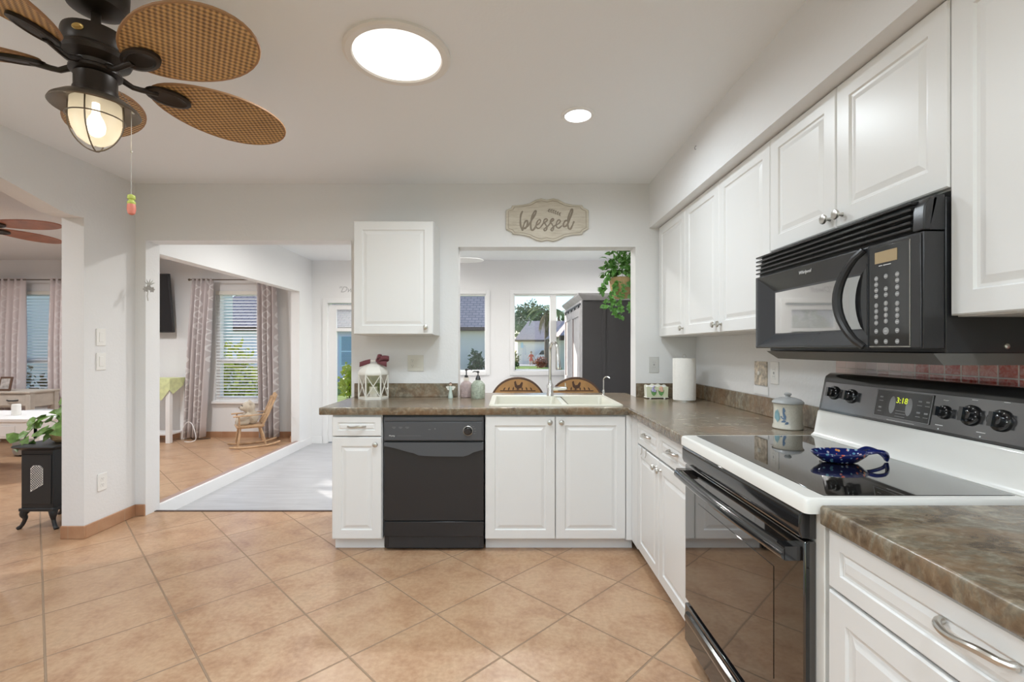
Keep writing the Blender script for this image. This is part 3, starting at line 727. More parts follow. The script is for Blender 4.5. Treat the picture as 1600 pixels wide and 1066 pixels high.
MB().box(-1.135, PX0 - .002, YB - .020, YB - .001, CT, WTL).build('backsplash', LAM, wt, bevel=.003)
bs = MB().box(PX1 + .002, XR - .002, YB - .020, YB - .001, CT, WTL).box(XR - .020, XR - .002, 1.914, YB - .020, CT, WTL)
bs.build('backsplash', LAM, wt, bevel=.003)
w2 = MB().box(FRX + .008, XR - .002, .35, 1.092, CB, CT); nose(w2, (FRX + .008, 1.092), (FRX + .008, .35), (-1, 0))
w2 = tag(w2.build('worktop', LAM, smooth=True, angle=50), 'brown stone pattern worktop in the near right corner, beside the stove', 'worktop')
MB().box(XR - .020, XR - .002, .35, 1.092, CT, WTL).build('backsplash', LAM, w2, bevel=.003)

sk = thing('kitchen_sink', 'beige composite drop-in sink in the peninsula worktop', 'sink', ((SXA + SXB) / 2, (SYA + SYB) / 2, CT))
w = MB()
def rl(x0, x1, y0, y1, r, z): return [(x, y, z) for x, y in rrect(x0, x1, y0, y1, r)]
rimz = CT + .010
midx = (SXA + SXB) / 2 + .06
# rim as strips around two bowls
w.loops([rl(SXA, SXB, SYA, SYB, .03, CT), rl(SXA + .001, SXB - .001, SYA + .001, SYB - .001, .03, CT + .006), rl(SXA + .006, SXB - .006, SYA + .006, SYB - .006, .03, rimz)], cap=False)
ba = (SXA + .035, midx - .02, SYA + .035, SYB - .105); bb = (midx + .02, SXB - .035, SYA + .035, SYB - .105)
w.box(SXA + .012, SXB - .012, SYB - .105, SYB - .012, rimz - .004, rimz).box(SXA + .012, SXB - .012, SYA + .012, SYA + .035, rimz - .004, rimz)
w.box(SXA + .012, ba[0], SYA + .03, SYB - .1, rimz - .004, rimz).box(bb[1], SXB - .012, SYA + .03, SYB - .1, rimz - .004, rimz).box(ba[1], bb[0], SYA + .03, SYB - .1, rimz - .010, rimz - .006)
w.loops([rl(SXA + .006, SXB - .006, SYA + .006, SYB - .006, .03, rimz), rl(SXA + .013, SXB - .013, SYA + .013, SYB - .013, .02, rimz - .0005)], cap=False)
for (x0, x1, yy0, yy1) in (ba, bb):
    w.loops([rl(x0, x1, yy0, yy1, .03, rimz), rl(x0 + .004, x1 - .004, yy0 + .004, yy1 - .004, .03, rimz - .006), rl(x0 + .012, x1 - .012, yy0 + .012, yy1 - .012, .04, CT - .16), rl(x0 + .035, x1 - .035, yy0 + .035, yy1 - .035, .05, CT - .19)], cap=True)
w.build('basin', SINKM, sk, smooth=True, angle=40)
for x0, x1, yy0, yy1 in (ba, bb): MB().cyl(((x0 + x1) / 2, (yy0 + yy1) / 2, CT - .1885), ((x0 + x1) / 2, (yy0 + yy1) / 2, CT - .186), .04, n=20).build('drain', CHROME, sk)
# white rack feet at both ends, as in the drainer slots
fx, fy = at(859.5, 612, 3.47).x, 3.47
ft = thing('kitchen_faucet', 'tall chrome pull-down kitchen faucet behind the sink', 'faucet', (fx, fy, rimz))
w = MB().lathe([(.027, 0), (.027, .006), (.024, .012), (.024, .075), (.020, .085), (.0125, .100), (.0125, .12)], (fx, fy, rimz), n=20)
pts = [(fx, fy, rimz + .11), (fx, fy, 1.20)]
for i in range(11):
    t = PI * i / 10; pts.append((fx + .022 - .022 * math.cos(t), fy - .085 * (1 - math.cos(t)) / 2 * 1.0 - .0, 1.225 + .055 * math.sin(t)))
pts.append((fx + .044, fy - .09, 1.20))
w.tube(pts, .0115, n=12); w.build('spout', CHROME, ft, smooth=True)
MB().tube([(fx + .044, fy - .09, 1.20), (fx + .046, fy - .094, 1.16), (fx + .050, fy - .098, 1.10), (fx + .052, fy - .10, 1.085)], [.013, .016, .021, .019], n=14).build('spray_head', CHROME, ft, smooth=True)
MB().tube([(fx + .02, fy, rimz + .052), (fx + .105, fy - .01, rimz + .055), (fx + .12, fy - .012, rimz + .06)], [.015, .013, .011], n=12).tube([(fx + .112, fy - .012, rimz + .06), (fx + .108, fy - .02, rimz + .095)], [.005, .0035], n=8).build('lever_handle', CHROME, ft, smooth=True)
tx, ty = at(943, 612, 3.49).x, 3.49
tp = thing('water_tap', 'slim chrome filtered water tap at the right end of the sink', 'faucet', (tx, ty, rimz))
pts = [(tx, ty, rimz + .02), (tx, ty, rimz + .115)]
for i in range(9): t = PI * i / 10; pts.append((tx + .022 - .022 * math.cos(t), ty - .004 * i, rimz + .115 + .024 * math.sin(t)))
MB().lathe([(.013, 0), (.013, .004), (.008, .008), (.0075, .04), (.005, .045)], (tx, ty, rimz), n=14).tube(pts, .0045, n=10).build('spout', CHROME, tp, smooth=True)
MB().tube([(tx, ty, rimz + .028), (tx - .014, ty - .012, rimz + .032)], [.004, .003], n=8).build('lever_handle', CHROME, tp, smooth=True)

# ------------------------------------------------------------------ dishwasher
M = face_back((0, YD - .004, 0))
a, b = Xp(598.5), Xp(756.5); mid = (a + b) / 2
c = thing('dishwasher', 'black built-in dishwasher in the peninsula', 'dishwasher', (mid, YD + .28, 0))
MB(M).box(a + .004, b - .004, .02, CB - .004, -.56, -.004).build('tub_body', BLACKM, c)
pz0, pz1 = .672, .822
w = MB(M); w.box(a + .003, b - .003, pz0 + .004, pz1, -.004, .012).box(a + .012, b - .012, pz0 + .008, pz1 - .032, .012, .019).box(a + .012, b - .012, pz1 - .026, pz1 - .004, .004, .017)
cp = w.build('control_panel', GREYP, c, bevel=.002)
w = MB(M)
for i in range(3): w.box(a + .055 + i * .040, a + .078 + i * .040, .758, .7595, .019, .0194).box(a + .060 + i * .040, a + .074 + i * .040, .752, .753, .019, .0194)
w.box(a + .275, a + .288, .744, .746, .019, .0194).lathe([(.0045, .019), (.0045, .0196)], (a + .315, .749, 0), n=3)
for i in range(5):
    an = -.5 + i * .42; w.box(b - .102 + .042 * math.cos(an), b - .090 + .042 * math.cos(an), .737 + .036 * math.sin(an), .7385 + .036 * math.sin(an), .019, .0194)
w.box(a + .085, a + .23, .7068, .7075, .019, .0193)
w.build('printed_marks', MARKG, cp)
text('lettering', 'Maytag', .0125, M @ Matrix.Translation((a + .054, .7075, .0195)), LABELW, cp, shear=.1)
dl = MB(M @ Matrix.Translation((b - .098, .737, .019))); dl.lathe([(.027, 0), (.027, .004), (.022, .006), (.020, .018), (.017, .020)], n=28).box(-.020, .020, -.003, .003, .018, .0215)
d = dl.build('dial', BLACKG, cp, smooth=True, angle=30); MB(M @ Matrix.Translation((b - .098, .737, .019))).lathe([(.0295, 0), (.0295, .0025), (.027, .0045), (.0268, .0025)], n=28, cap=False).build('dial_ring', NICKEL, d, smooth=True)
w = MB(M); w.box(a + .003, b - .003, .190, pz0 - .004, -.004, .010)
d = w.build('door', BLACKS, c, bevel=.003)
# scooped pull under the control panel
poly = [(a + .005, pz0 - .006)]; poly += [(a + .005 + (b - a - .01) * t, pz0 - .018 - .060 * (1 / (1 + math.exp(-(t - .18) * 12))) * (1 - .55 * max(0, t - .80) / .2) - (.012 if .3 < t < .9 else .004)) for t in [i / 20 for i in range(21)]]
poly += [(b - .005, pz0 - .006)]
w = MB(M); n = len(poly); cx = (a + b) / 2
L0 = [(x, z, .010) for x, z in poly]; L1 = [(x, z, .017 + .004 * ((pz0 - z) / .09)) for x, z in poly]; w.loops([L0, L1], cap=True)
w.build('pull_recess', GREYP, d)
MB(M).box(a + .003, b - .003, .092, .183, -.004, .008).build('lower_panel', BLACKS, c, bevel=.003)
MB(M).box(a + .008, b - .008, .004, .090, -.05, -.035).box(a + .004, a + .03, .03, .09, -.035, .0).box(b - .03, b - .004, .03, .09, -.035, .0).build('kick_plate', BLACKS, c)

# ------------------------------------------------------------------ stove
SY0, SY1 = 1.102, 1.908
c = thing('electric_stove', 'freestanding stove with black glass front, white cooktop rim and black control console', 'stove', (1.04, (SY0 + SY1) / 2, 0))
M = face_right((.735, 0, 0))
MB().box(.735, XR - .004, SY0 + .002, SY1 - .002, .05, .852).build('body', IVORY, c, bevel=.002)
for yy in (SY0 + .06, SY1 - .06):
    for xx in (.80, XR - .08): MB().cyl((xx, yy, 0), (xx, yy, .05), .018, n=10).build('foot', BLACKM, c)
# cooktop: white rim with the glass let in
cx0, cx1, cz = .690, 1.215, .890
w = MB()
def cl(i, z): return [(x, y, z) for x, y in rrect(cx0 + i, cx1 + .16 - i, SY0 + .0005 + i, SY1 - .0005 - i, .012, 3)]
w.loops([cl(0, .854), cl(0, .880), cl(.003, .887), cl(.010, cz)], cap=False, cap0=True)
gx0, gx1, gy0, gy1 = cx0 + .055, cx1 - .012, SY0 + .022, SY1 - .022
ring = [(x, y, cz) for x, y in rrect(cx0 + .010, cx1 + .15, SY0 + .0105, SY1 - .0105, .012, 3)]
inner = [(x, y, cz) for x, y in rrect(gx0, gx1, gy0, gy1, .012, 3)]
w.loops([ring, inner, [(x, y, cz - .004) for x, y, z in inner]], cap=True)
w.build('cooktop', IVORY, c, smooth=True, angle=40)
MB().box(gx0 + .001, gx1 - .001, gy0 + .001, gy1 - .001, cz - .0035, cz + .0012).build('glass_top', DGLASS, c, bevel=.001)
# front
w = MB(); yy0, yy1 = SY0 + .030, SY1 - .012
prof = [(.735, .852), (.700, .852), (.693, .842), (.693, .800), (.699, .785), (.735, .782)]
w.P([(x, yy0, z) for x, z in prof] + [(x, yy1, z) for x, z in prof], [(i, (i + 1) % 6, 6 + (i + 1) % 6, 6 + i) for i in range(6)] + [tuple(range(6)), tuple(range(11, 5, -1))])
w.build('vent_panel', BLACKG, c, bevel=.003)
d = MB().box(.705, .735, yy0, yy1, .240, .778).build('oven_door', DGLASS, c, bevel=.004)
MB().box(.7035, .7055, yy0 + .13, yy1 - .13, .36, .66).build('window_panel', OVENGL, d)
w = MB(); w.box(.665, .704, yy0 + .010, yy0 + .045, .728, .762).box(.665, .704, yy1 - .045, yy1 - .010, .728, .762)
hp = []
for i in range(13):
    t = i / 12; hp.append((.672 - .012 * math.sin(PI * t), yy0 + .012 + (yy1 - yy0 - .024) * t, .745))
w.tube(hp, .0185, n=12, flat=.75)
w.build('door_handle', BLACKG, d, smooth=True, angle=40)
d = MB().box(.703, .735, yy0, yy1, .075, .225).build('storage_drawer', BLACKG, c, bevel=.005)
w = MB(); pr = [(.704, .205), (.694, .200), (.690, .185), (.694, .170), (.704, .160)]
w.P([(x, yy0 + .03, z) for x, z in pr] + [(x, yy1 - .03, z) for x, z in pr], [(i, i + 1, 6 + i, 5 + i) for i in range(4)] + [(0, 1, 2, 3, 4), (9, 8, 7, 6, 5)])
w.build('drawer_grip', BLACKG, d, smooth=True)
MB().box(.750, .760, yy0 + .02, yy1 - .02, .01, .074).build('kick_strip', BLACKM, c)
# backguard
w = MB(); pr = [(1.205, cz), (1.222, cz + .015), (1.238, .992), (1.33, .992), (1.33, cz)]
w.P([(x, SY0 + .004, z) for x, z in pr] + [(x, SY1 - .004, z) for x, z in pr], [(i, (i + 1) % 5, 5 + (i + 1) % 5, 5 + i) for i in range(5)] + [tuple(range(5)), tuple(range(9, 4, -1))])
w.build('backguard', IVORY, c, bevel=.006)
# console: slanted face from (x 1.243, z .985) to (1.285, 1.118), top hood to 1.140
w = MB(); pr = [(1.243, .990), (1.252, .984), (1.36, .984), (1.36, 1.132), (1.345, 1.142), (1.290, 1.140), (1.272, 1.128), (1.268, 1.117)]
n = len(pr)
w.P([(x, SY0 + .002, z) for x, z in pr] + [(x, SY1 - .002, z) for x, z in pr], [(i, (i + 1) % n, n + (i + 1) % n, n + i) for i in range(n)] + [tuple(range(n)), tuple(range(2 * n - 1, n - 1, -1))])
con = w.build('control_console', BLACKG, c, bevel=.004)
# frame on the slanted face
p0 = Vector((1.2425, SY1 - .002, .990)); vv = Vector((1.2675, 0, 1.117)) - Vector((1.2425, 0, .990)); CH = vv.length; vv.normalize()
uu = Vector((0, -1, 0)); ww = uu.cross(vv)
MC = Matrix(((uu.x, vv.x, ww.x, p0.x), (uu.y, vv.y, ww.y, p0.y), (uu.z, vv.z, ww.z, p0.z), (0, 0, 0, 1)))
CW = SY1 - SY0 - .004
def cu(px, py):
    """px on the console face -> (u, v)"""
    Yg = 1.256 * F / (px - VX); return (p0.y - Yg, None)
MB(MC).box(.016, CW - .035, .010, CH - .012, -.001, .0012).build('face_plate', STEELB, con, bevel=.001)
def uY(px): return p0.y - 1.254 * F / (px - VX)
dsp = MB(MC).box(uY(1368), uY(1457), .022, CH - .018, .001, .003).build('display_panel', BLACKG, con, bevel=.002)
w = MB(MC)
u0, u1 = uY(1369), uY(1456)
for (a_, b_, c_, d_) in ((u0, u1, .0225, .024), (u0, u1, CH - .020, CH - .0185), (u0, u0 + .002, .0225, CH - .0185), (u1 - .002, u1, .0225, CH - .0185)): w.box(a_, b_, c_, d_, .003, .0036)
w.build('display_border', MARKG, dsp)
um = uY(1409)
text('lettering', '3:18', .026, MC @ Matrix.Translation((um, CH - .048, .0034)), DIGIT, dsp)
w = MB(MC)
for i in range(3): w.box(um - .018, um + .020, .048 - i * .009, .0495 - i * .009, .003, .0034)
for px_ in (1377, 1437, 1449):
    for vv_ in (.085, .050): w.box(uY(px_) - .006, uY(px_) + .006, vv_, vv_ + .005, .003, .0036).box(uY(px_) - .008, uY(px_) + .008, vv_ - .011, vv_ - .009, .003, .0034)
for px_ in (1395, 1421): w.lathe([(.015, .003), (.015, .0035)], (uY(px_), .065, 0), n=20, sq=(.8, 1.9))
w.build('keypad_marks', MARKG, dsp)
w = MB(MC)
w.box(uY(1390), uY(1433), .0145, .0155, .0012, .0016)
for px_, v_ in ((1477, .100), (1521, .110), (1571, .113)): w.box(uY(px_) - .012, uY(px_) + .004, v_, v_ + .002, .0012, .0016)
for px_, v_ in ((1471, .026), (1537, .026)): w.box(uY(px_) - .012, uY(px_) + .012, v_, v_ + .002, .0012, .0016).lathe([(.0022, .0012), (.0022, .0018)], (uY(px_), v_ - .010, 0), n=8)
w.build('printed_marks', LABELW, con)
for px_, v_, r_ in ((1303, .078, .026), (1330, .074, .026), (1476, .066, .020), (1517, .068, .0285), (1565, .066, .0285)):
    K = MC @ Matrix.Translation((uY(px_), v_, .0012))
    w = MB(K); w.lathe([(r_, 0), (r_, .004), (r_ * .9, .009), (r_ * .68, .010), (r_ * .62, .022), (r_ * .5, .024)], n=26)
    w.box(-r_ * .20, r_ * .20, -r_ * .66, r_ * .66, .010, .031)
    kn = w.build('burner_knob', BLACKG, con, smooth=True, angle=35)
    w = MB(K)
    for i in range(8): an = -2.2 + i * .55; w.box(r_ * .78 * math.sin(an) - .0012, r_ * .78 * math.sin(an) + .0012, r_ * .78 * math.cos(an) - .0012, r_ * .78 * math.cos(an) + .0012, .0085, .0101)
    w.build('knob_marks', LABELW, kn)

# ------------------------------------------------------------------ microwave
MX = 1.037; MY0, MY1 = 1.188, 1.994; MZ0, MZ1 = 1.227, 1.626
c = thing('microwave', 'black over-the-range microwave mounted above the stove', 'microwave', (1.2, (MY0 + MY1) / 2, MZ0))
MB().box(MX + .060, XR - .004, MY0 + .003, MY1 - .003, MZ0, MZ1 - .004).build('housing', BLACKM, c, bevel=.003)
M = face_right((MX, MY1, MZ0)); W = MY1 - MY0; HH = MZ1 - MZ0
# underside tray, tapering down
w = MB(); zt, zb = MZ0, MZ0 - .030
w.P([(MX + .030, MY0 + .004, zt), (MX + .030, MY1 - .03, zt), (XR - .006, MY1 - .03, zt), (XR - .006, MY0 + .004, zt), (MX + .055, MY0 + .004, zb), (MX + .055, MY1 - .07, zb), (XR - .006, MY1 - .07, zb), (XR - .006, MY0 + .004, zb)],
    [(0, 1, 2, 3), (7, 6, 5, 4), (0, 4, 5, 1), (1, 5, 6, 2), (2, 6, 7, 3), (3, 7, 4, 0)])
w.build('hood_tray', plain('hood_grey', (.16, .155, .145), .4, metal=.3), c)
MB().lathe([(.007, 0), (.007, .003), (.004, .005)], (1.25, MY0 + .0035, MZ0 + .018), ax='y', n=12).build('side_screw', NICKEL, c, smooth=True)
# vent grille at the top (slanted, with louvres)
g0, g1 = HH - .088, HH
w = MB(M); w.prism([(g0, -.055), (g0, -.018), (g1 - .012, -.018 - .010), (g1, -.035), (g1, -.055)], 0.0, W - .0, 'x')
gr = w.build('vent_grille', BLACKM, c)
w = MB(M)
for i in range(5):
    z = g0 + .006 + i * .0165
    w.prism([(z, -.02), (z + .001, .0), (z + .007, .001), (z + .0095, -.022)], .004, W - .036, 'x')
w.build('louvre', BLACKS, gr, bevel=.001)
w = MB(M); w.prism([(g0 - .0, -.02), (g0, -.002), (g1 - .03, -.004), (g1 - .006, -.02), (g1 - .004, -.04)], W - .034, W - .0, 'x'); w.build('grille_end', BLACKM, gr, bevel=.003)
# door
dw = W - .179; z1 = g0 - .004
def R(x0, x1, a, b, d): return [(x0, a, d), (x1, a, d), (x1, b, d), (x0, b, d)]
w = MB(M)
w.loops([R(0, dw, .012, z1, -.058), R(0, dw, .012, z1, -.004), R(.003, dw - .002, .015, z1 - .003, 0), R(.018, dw - .002, .022, z1 - .006, .001),
         R(.024, dw - .006, .028, z1 - .014, -.004), R(.078, dw - .052, .066, z1 - .066, -.036), R(.088, dw - .06, .070, z1 - .072, -.036)], cap=True, cap0=True)
d = w.build('door', plain('microwave_frame', (.045, .047, .052), .24), c)
MB(M).box(.088, dw - .062, .071, z1 - .073, -.0365, -.0345).build('window', MICROGL, d)
hp = []
for i in range(15): t = i / 14; hp.append((dw - .016 - .072 * math.sin(PI * t) ** .8, .016 + (z1 - .024) * t, .002 + .028 * math.sin(PI * t) ** .6))
MB(M).tube(hp, [.010 + .004 * math.sin(PI * i / 14) for i in range(15)], n=10, up=(0, 0, 1), flat=1.0).build('door_handle', BLACKS, d, smooth=True)
w = MB(M); gp = [(dw - .004, .05)] + [(dw - .006 - .044 * math.sin(PI * i / 10) ** .6, .055 + (z1 - .115) * i / 10) for i in range(11)] + [(dw - .004, z1 - .05)]
w.loops([[(x, z, .001) for x, z in gp], [(x, z, .0022) for x, z in gp]], cap=True).build('grip_recess', BLACKG, d)
text('lettering', 'Whirlpool', .0165, M @ Matrix.Translation((dw * .52, z1 - .026, -.0035)) @ Matrix.Rotation(-.0, 4, 'X'), LABELW, d, shear=.25)
# control panel
w = MB(M); w.box(dw + .002, W, .012, z1, -.055, -.002).box(dw + .004, W - .004, .014, z1 - .004, -.002, .002)
cp = w.build('control_panel', BLACKM, c, bevel=.003)
k0, k1 = dw + .008, W - .036
MB(M).box(k0, k1, .020, z1 - .012, .002, .0032).build('keypad', BLACKG, cp, bevel=.001)
w = MB(M); w.box(k1 + .001, k1 + .003, .020, z1 - .012, .002, .0040).box(k0, k1 + .003, .016, .0185, .002, .0036); w.build('panel_edge', NICKEL, cp)
MB(M).box(.656, .732, z1 - .058, z1 - .026, .0032, .0045).build('display', DISPLAY, cp)
btn = None; kw = (k1 - k0)
cols = [.660, .694, .732]
rows = {0: [.225, .207, .189, .171, .142, .124, .106, .088, .062, .030], 1: [.228, .190, .172, .146, .128, .110, .092, .062, .030], 2: [.228, .210, .190, .170, .142, .124, .106, .088, .062, .030]}
digits = {(.142, 0): '1', (.146, 1): '2', (.142, 2): '3', (.124, 0): '4', (.128, 1): '5', (.124, 2): '6', (.106, 0): '7', (.110, 1): '8', (.106, 2): '9', (.092, 1): '0'}
sc_ = (z1 - .09) / .240
for k, rs in rows.items():
    for r_ in rs:
        big = (k == 1 and r_ == .062)
        K = M @ Matrix.Translation((cols[k], r_ * sc_ + .004, .0032))
        if btn is None:
            btn = MB(K).lathe([(.0068, 0), (.0068, .0006), (.006, .0009)], n=16).build('button', MARKG, cp); btn0 = K.translation.copy(); bo = btn
        else:
            bo = btn.copy(); COL.objects.link(bo); bo.parent = cp; bo.location = K.translation - btn0; WL[bo.name] = WL[cp.name]
            if big:
                bo.scale = (1, 1.5, 1.5); q = btn0 - WL[cp.name]; bo.location = (K.translation - WL[cp.name]) - Vector((q.x, q.y * 1.5, q.z * 1.5))
        dg = digits.get((r_, k))
        if dg: text('lettering', dg, .009, K @ Matrix.Translation((0, 0, .0012)), LABELW, cp, ext=.0001)
w = MB(M)
for k in range(3):
    for r_ in rows[k]:
        if (r_, k) not in digits: w.box(cols[k] - .0045, cols[k] + .0045, r_ * sc_ + .0033, r_ * sc_ + .0047, .0041, .0044)
    w.box(cols[k] - .010, cols[k] + .010, .0165, .0178, .0032, .0036)
w.box(k0 + .034, k0 + .046, z1 - .066, z1 - .064, .0032, .0036).box(k0 + .050, k0 + .076, z1 - .066, z1 - .064, .0032, .0036)
w.build('keypad_marks', LABELW, cp)

# glass mosaic behind the stove
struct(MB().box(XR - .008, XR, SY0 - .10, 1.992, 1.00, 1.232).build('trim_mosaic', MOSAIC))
#@@PART2

# ------------------------------------------------------------------ ceiling lights
def lamp_disk(name, x, y, z, r, power, col=(1, 1, 1), parent=None, spread=170):
    d = bpy.data.lights.new(name, 'AREA'); d.shape = 'DISK'; d.size = 2 * r; d.energy = power * LAMP; d.color = col; d.spread = math.radians(spread)
    o = bpy.data.objects.new(name, d); COL.objects.link(o)
    if parent: o.parent = parent; o.location = Vector((x, y, z)) - WL[parent.name]
    else: o.location = (x, y, z)
    return o
def downlight(x, y, z, power, label, r=.083, name='recessed_light', group=None, col=None):
    c = thing(name, label, 'ceiling light', (x, y, z), group)
    MB().lathe([(r * .80, -.0005), (r * .82, -.006), (r, -.007), (r * 1.06, -.003), (r * 1.06, 0)], (x, y, z), n=36, cap=False).build('trim_ring', TRIM, c, smooth=True)
    MB().lathe([(r * .80, -.004), (.002, -.0045)], (x, y, z), n=36, cap=True).build('lens', LENSW, c)
    lamp_disk('lamp', x, y, z - .012, r * .8, power, col or LAMPC, c)
    return c
lc = thing('tubular_skylight', 'large round ceiling skylight diffuser in a wide white ring', 'skylight', (-.459, 1.956, ZC))
R0 = .217
MB().lathe([(R0 * .81, -.006), (R0 * .84, -.016), (R0 * .95, -.017), (R0, -.010), (R0, 0)], (-.459, 1.956, ZC), n=56, cap=False).build('trim_ring', plain('warm_white_ring', (.80, .77, .73), .45), lc, smooth=True)
MB().lathe([(R0 * .82, -.009), (R0 * .5, -.013), (.003, -.014)], (-.459, 1.956, ZC), n=56, cap=True).build('diffuser', LENS, lc, smooth=True)
lamp_disk('lamp', -.459, 1.956, ZC - .022, R0 * .78, 16, LAMPC, lc)
downlight(.360, 2.468, ZC, 9, 'small lit recessed ceiling light over the sink side of the kitchen')
for i, (x, y) in enumerate([(-.9, -.2), (.35, -.2), (-.9, -1.3), (.35, -1.3), (-2.1, .6)]):
    downlight(x, y, ZC, 13, 'added unseen ceiling light in the part of the kitchen behind the camera', group='added fill lights behind the camera')  # out of view, added to brighten the kitchen
for x, y, p in ((-1.75, 4.5, 15), (.0, 4.5, 20), (1.2, 5.4, 18), (-1.4, 5.9, 12)):
    downlight(x, y, ZC, p, 'added unseen ceiling light in the hall behind the pass-through wall', group='added fill lights in the hall', col=(1, .985, .95))  # added lamps hidden above the openings, they lift the hall brightness
for x, y, p in ((-4.0, 5.1, 20), (-5.9, 4.9, 20), (-5.9, 2.4, 20), (-3.9, 2.2, 18)):
    downlight(x, y, ZC, p, 'added unseen ceiling light in the living room', group='added fill lights in the living room', col=(.96, .98, 1))  # unseen lamps added to light up the living room

# ------------------------------------------------------------------ ceiling fan with wicker blades
FX, FY = -1.358, 1.56
ZB = 2.160; K = .77
fan = thing('ceiling_fan', 'bronze ceiling fan with woven wicker leaf blades and a caged light', 'ceiling fan', (FX, FY, ZC))
MB().lathe([(.088, 0), (.090, -.03), (.088, -.070), (.076, -.096), (.045, -.110), (.020, -.114)], (FX, FY, ZC), n=32).build('canopy', BRONZE, fan, smooth=True)
MB().cyl((FX, FY, ZC - .11), (FX, FY, 2.262), .0135, n=14).lathe([(.026, 2.292), (.030, 2.28), (.026, 2.265)], (FX, FY, 0), n=20).build('downrod', BRONZE, fan, smooth=True)
mh = MB().lathe([(.030, 2.276), (.070, 2.274), (.086, 2.268), (.089, 2.258), (.089, 2.222), (.086, 2.212), (.094, 2.205), (.097, 2.196), (.092, 2.184), (.074, 2.174), (.062, 2.168), (.060, 2.156), (.070, 2.148), (.070, 2.140), (.05, 2.132)], (FX, FY, 0), n=40).build('motor_housing', BRONZE, fan, smooth=True)
an = math.atan2(-FY, -FX + .0) - .50
bd = Vector((math.cos(an), math.sin(an), 0)); bc = Vector((FX, FY, 2.240)) + bd * .0885
Mb = Matrix.Translation(bc) @ bd.to_track_quat('Z', 'Y').to_matrix().to_4x4()
MB(Mb).lathe([(.012, 0), (.012, .0025), (.0105, .0035), (.009, .0025)], n=24, cap=True, sq=(1.35, .9)).box(-.006, .006, -.003, .003, .002, .004).build('medallion', GOLDM, mh, smooth=True)
MB().lathe([(r * K, z) for r, z in [(.060, 2.135), (.074, 2.130), (.074, 2.088), (.078, 2.083), (.078, 2.060), (.060, 2.052)]], (FX, FY, 0), n=36).build('switch_housing', BRONZE, fan, smooth=True)
lp = MB().lathe([(r * K, z) for r, z in [(.070, 2.062), (.120, 2.052), (.150, 2.034), (.156, 2.024), (.152, 2.021), (.118, 2.040), (.085, 2.046)]], (FX, FY, 0), n=44, cap=False).build('light_plate', BRONZEL, fan, smooth=True)
for a_ in (.4, 2.5, 4.6): MB().lathe([(.006, 2.034), (.004, 2.030)], (FX + .100 * math.cos(a_), FY + .100 * math.sin(a_), 0), n=10).build('plate_screw', NICKEL, lp)
MB().lathe([(r * K, z) for r, z in [(.086, 2.050), (.088, 2.02), (.088, 1.985), (.080, 1.955), (.062, 1.928), (.036, 1.912), (.003, 1.905)]], (FX, FY, 0), n=36, cap=False).build('glass_bowl', SEEDG, fan, smooth=True)
bu = MB().lathe([(r * K, z) for r, z in [(.013, 2.045), (.014, 2.01), (.028, 1.988), (.034, 1.970), (.030, 1.950), (.016, 1.938), (.003, 1.934)]], (FX, FY, 0), n=24).build('bulb', GLOBE, fan, smooth=True)
w = MB()
for k in range(4):
    a_ = .35 + k * PI / 2; pts = []
    for r_, z_ in [(.096, 2.045), (.098, 2.01), (.097, 1.975), (.086, 1.945), (.062, 1.915), (.030, 1.894), (.0, 1.886)]: pts.append((FX + K * r_ * math.cos(a_), FY + K * r_ * math.sin(a_), z_))
    w.tube(smooth_line(pts, 3), .0022, n=6)
rg = [(FX + .1 * K * math.cos(2 * PI * i / 36), FY + .1 * K * math.sin(2 * PI * i / 36), 1.993) for i in range(37)]
w.tube(rg, .0022, n=6); w.build('wire_cage', BRONZEL, fan, smooth=True)
w = MB().tube([(FX + .055, FY + .030, 2.10), (FX + .088, FY + .036, 2.05), (FX + .088, FY + .036, 1.752)], .0011, n=5).ball((FX + .088, FY + .036, 1.90), .004, 8, 6)
w.build('pull_chain', NICKEL, fan)
chx, chy = FX + .088, FY + .036
w = MB(); w.lathe([(.004, 1.757), (.011, 1.753), (.012, 1.744), (.011, 1.741)], (chx, chy, 0), n=14).lathe([(.011, 1.733), (.0125, 1.729), (.011, 1.724)], (chx, chy, 0), n=14).lathe([(.008, 1.741), (.008, 1.733)], (chx, chy, 0), n=10)
w.build('chain_fob', plain('fob_lime', (.50, .55, .12), .5), fan, smooth=True)
MB().lathe([(.011, 1.724), (.0125, 1.718), (.0128, 1.705), (.010, 1.692), (.004, 1.688)], (chx, chy, 0), n=14).build('chain_fob', plain('fob_coral', (.70, .22, .16), .5), fan, smooth=True)
def blade_pts(r0, r1, wd, n=40):
    out = []
    for i in range(n):
        t = 2 * PI * i / n; c_, s_ = math.cos(t), math.sin(t)
        x = (r0 + r1) / 2 - (r1 - r0) / 2 * c_; tt = (x - r0) / (r1 - r0)
        out.append((x, wd / 2 * s_ * (.80 + .38 * tt - .12 * tt * tt)))
    return out
PITCH = math.radians(-15)
